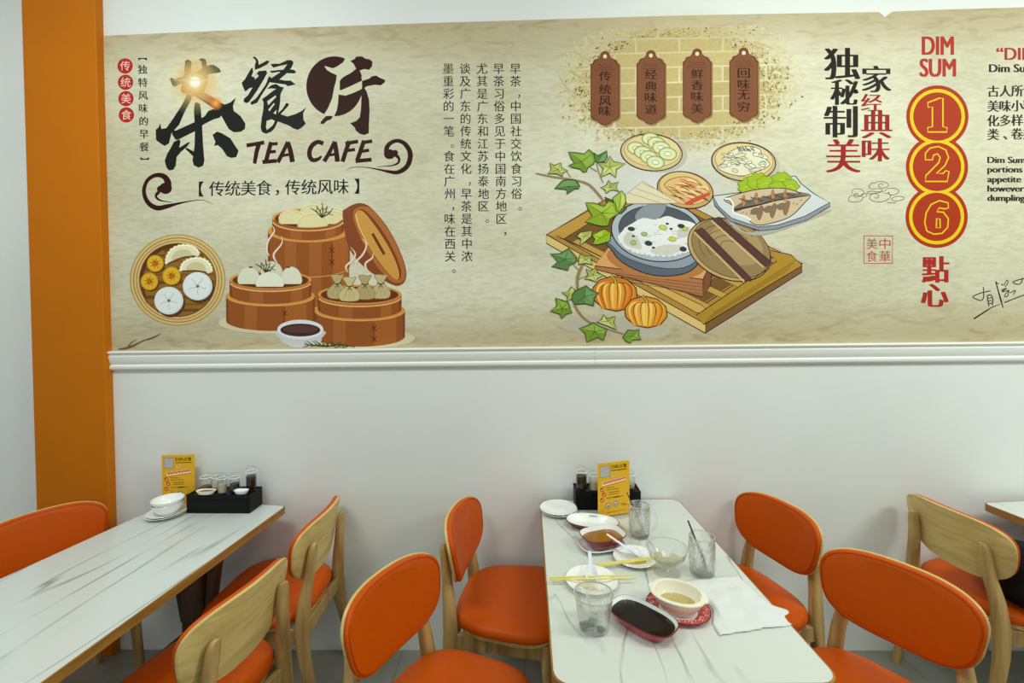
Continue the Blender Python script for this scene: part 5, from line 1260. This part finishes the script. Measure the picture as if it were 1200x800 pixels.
# crumpled napkin
cs = [(.552, 1.560), (.640, 1.590), (.722, 1.588), (.748, 1.500), (.758, 1.425), (.793, 1.415), (.775, 1.345), (.680, 1.325), (.575, 1.300), (.560, 1.380), (.580, 1.420), (.560, 1.500)]
bm = bmesh.new(); N_ = 22; grid = {}
rn = random.Random(11)
A4 = [Vector((.555, 1.300)), Vector((.782, 1.345)), Vector((.738, 1.592)), Vector((.545, 1.562))]
import mathutils
for i in range(N_ + 1):
    for j in range(N_ + 1):
        u, v = i / N_, j / N_
        p = A4[0].lerp(A4[1], u).lerp(A4[3].lerp(A4[2], u), v)
        e = min(u, v, 1 - u, 1 - v)
        w = .006 if e < .01 else .0
        nz = mathutils.noise.noise(Vector((p.x * 16, p.y * 16, 3.1)))
        nz2 = mathutils.noise.noise(Vector((p.x * 45, p.y * 45, 8.2)))
        x = p.x + w * mathutils.noise.noise(Vector((p.x * 60, p.y * 60, 1))); y = p.y + w * mathutils.noise.noise(Vector((p.x * 60, p.y * 60, 5)))
        if u > .85 and .12 < v < .36: x += .034 * (u - .85) / .15 * sin((v - .12) / .24 * pi)
        if u < .2 and .2 < v < .75: x += .030 * (.2 - u) / .2 * sin((v - .2) / .55 * pi)
        z = TH + .0012 + max(0, .0045 + .008 * nz + .0035 * nz2) * (.35 + min(1, e * 6) * .65)
        grid[i, j] = bm.verts.new((x, y, z))
for i in range(N_):
    for j in range(N_): face(bm, (grid[i, j], grid[i + 1, j], grid[i + 1, j + 1], grid[i, j + 1]))
o = obj('napkin', bm, M['paper']); tag(o, 'crumpled white paper napkin spread on the right edge of the middle table', 'napkin')
sm_ = o.modifiers.new('thickness', 'SOLIDIFY'); sm_.thickness = .0006; sm_.offset = 1

# black bag on the right-hand chair
bg_ = thing('bag', 'black bag slumped on the seat of the chair at the right table', 'bag', (2.07, 1.875, .4765))
bm = bmesh.new(); bmesh.ops.create_uvsphere(bm, u_segments=36, v_segments=20, radius=1)
for v in bm.verts:
    n_ = mathutils.noise.noise(v.co * 2.2) * .14
    k = 1 + n_
    sx, sy, sz = math.copysign(abs(v.co.x) ** .75, v.co.x), math.copysign(abs(v.co.y) ** .75, v.co.y), v.co.z
    v.co = Vector((sx * .15 * k, sy * .17 * k, max(0, .10 + sz * .12 * k)))
obj('bag_body', bm, M['black_fabric'], bg_)
bm = bmesh.new(); tube(bm, smooth_path([(-.06, -.15, .13), (-.03, -.20, .17), (.03, -.21, .16), (.07, -.15, .12)], 6), .009, 8); obj('strap', bm, M['black_fabric'], bg_)
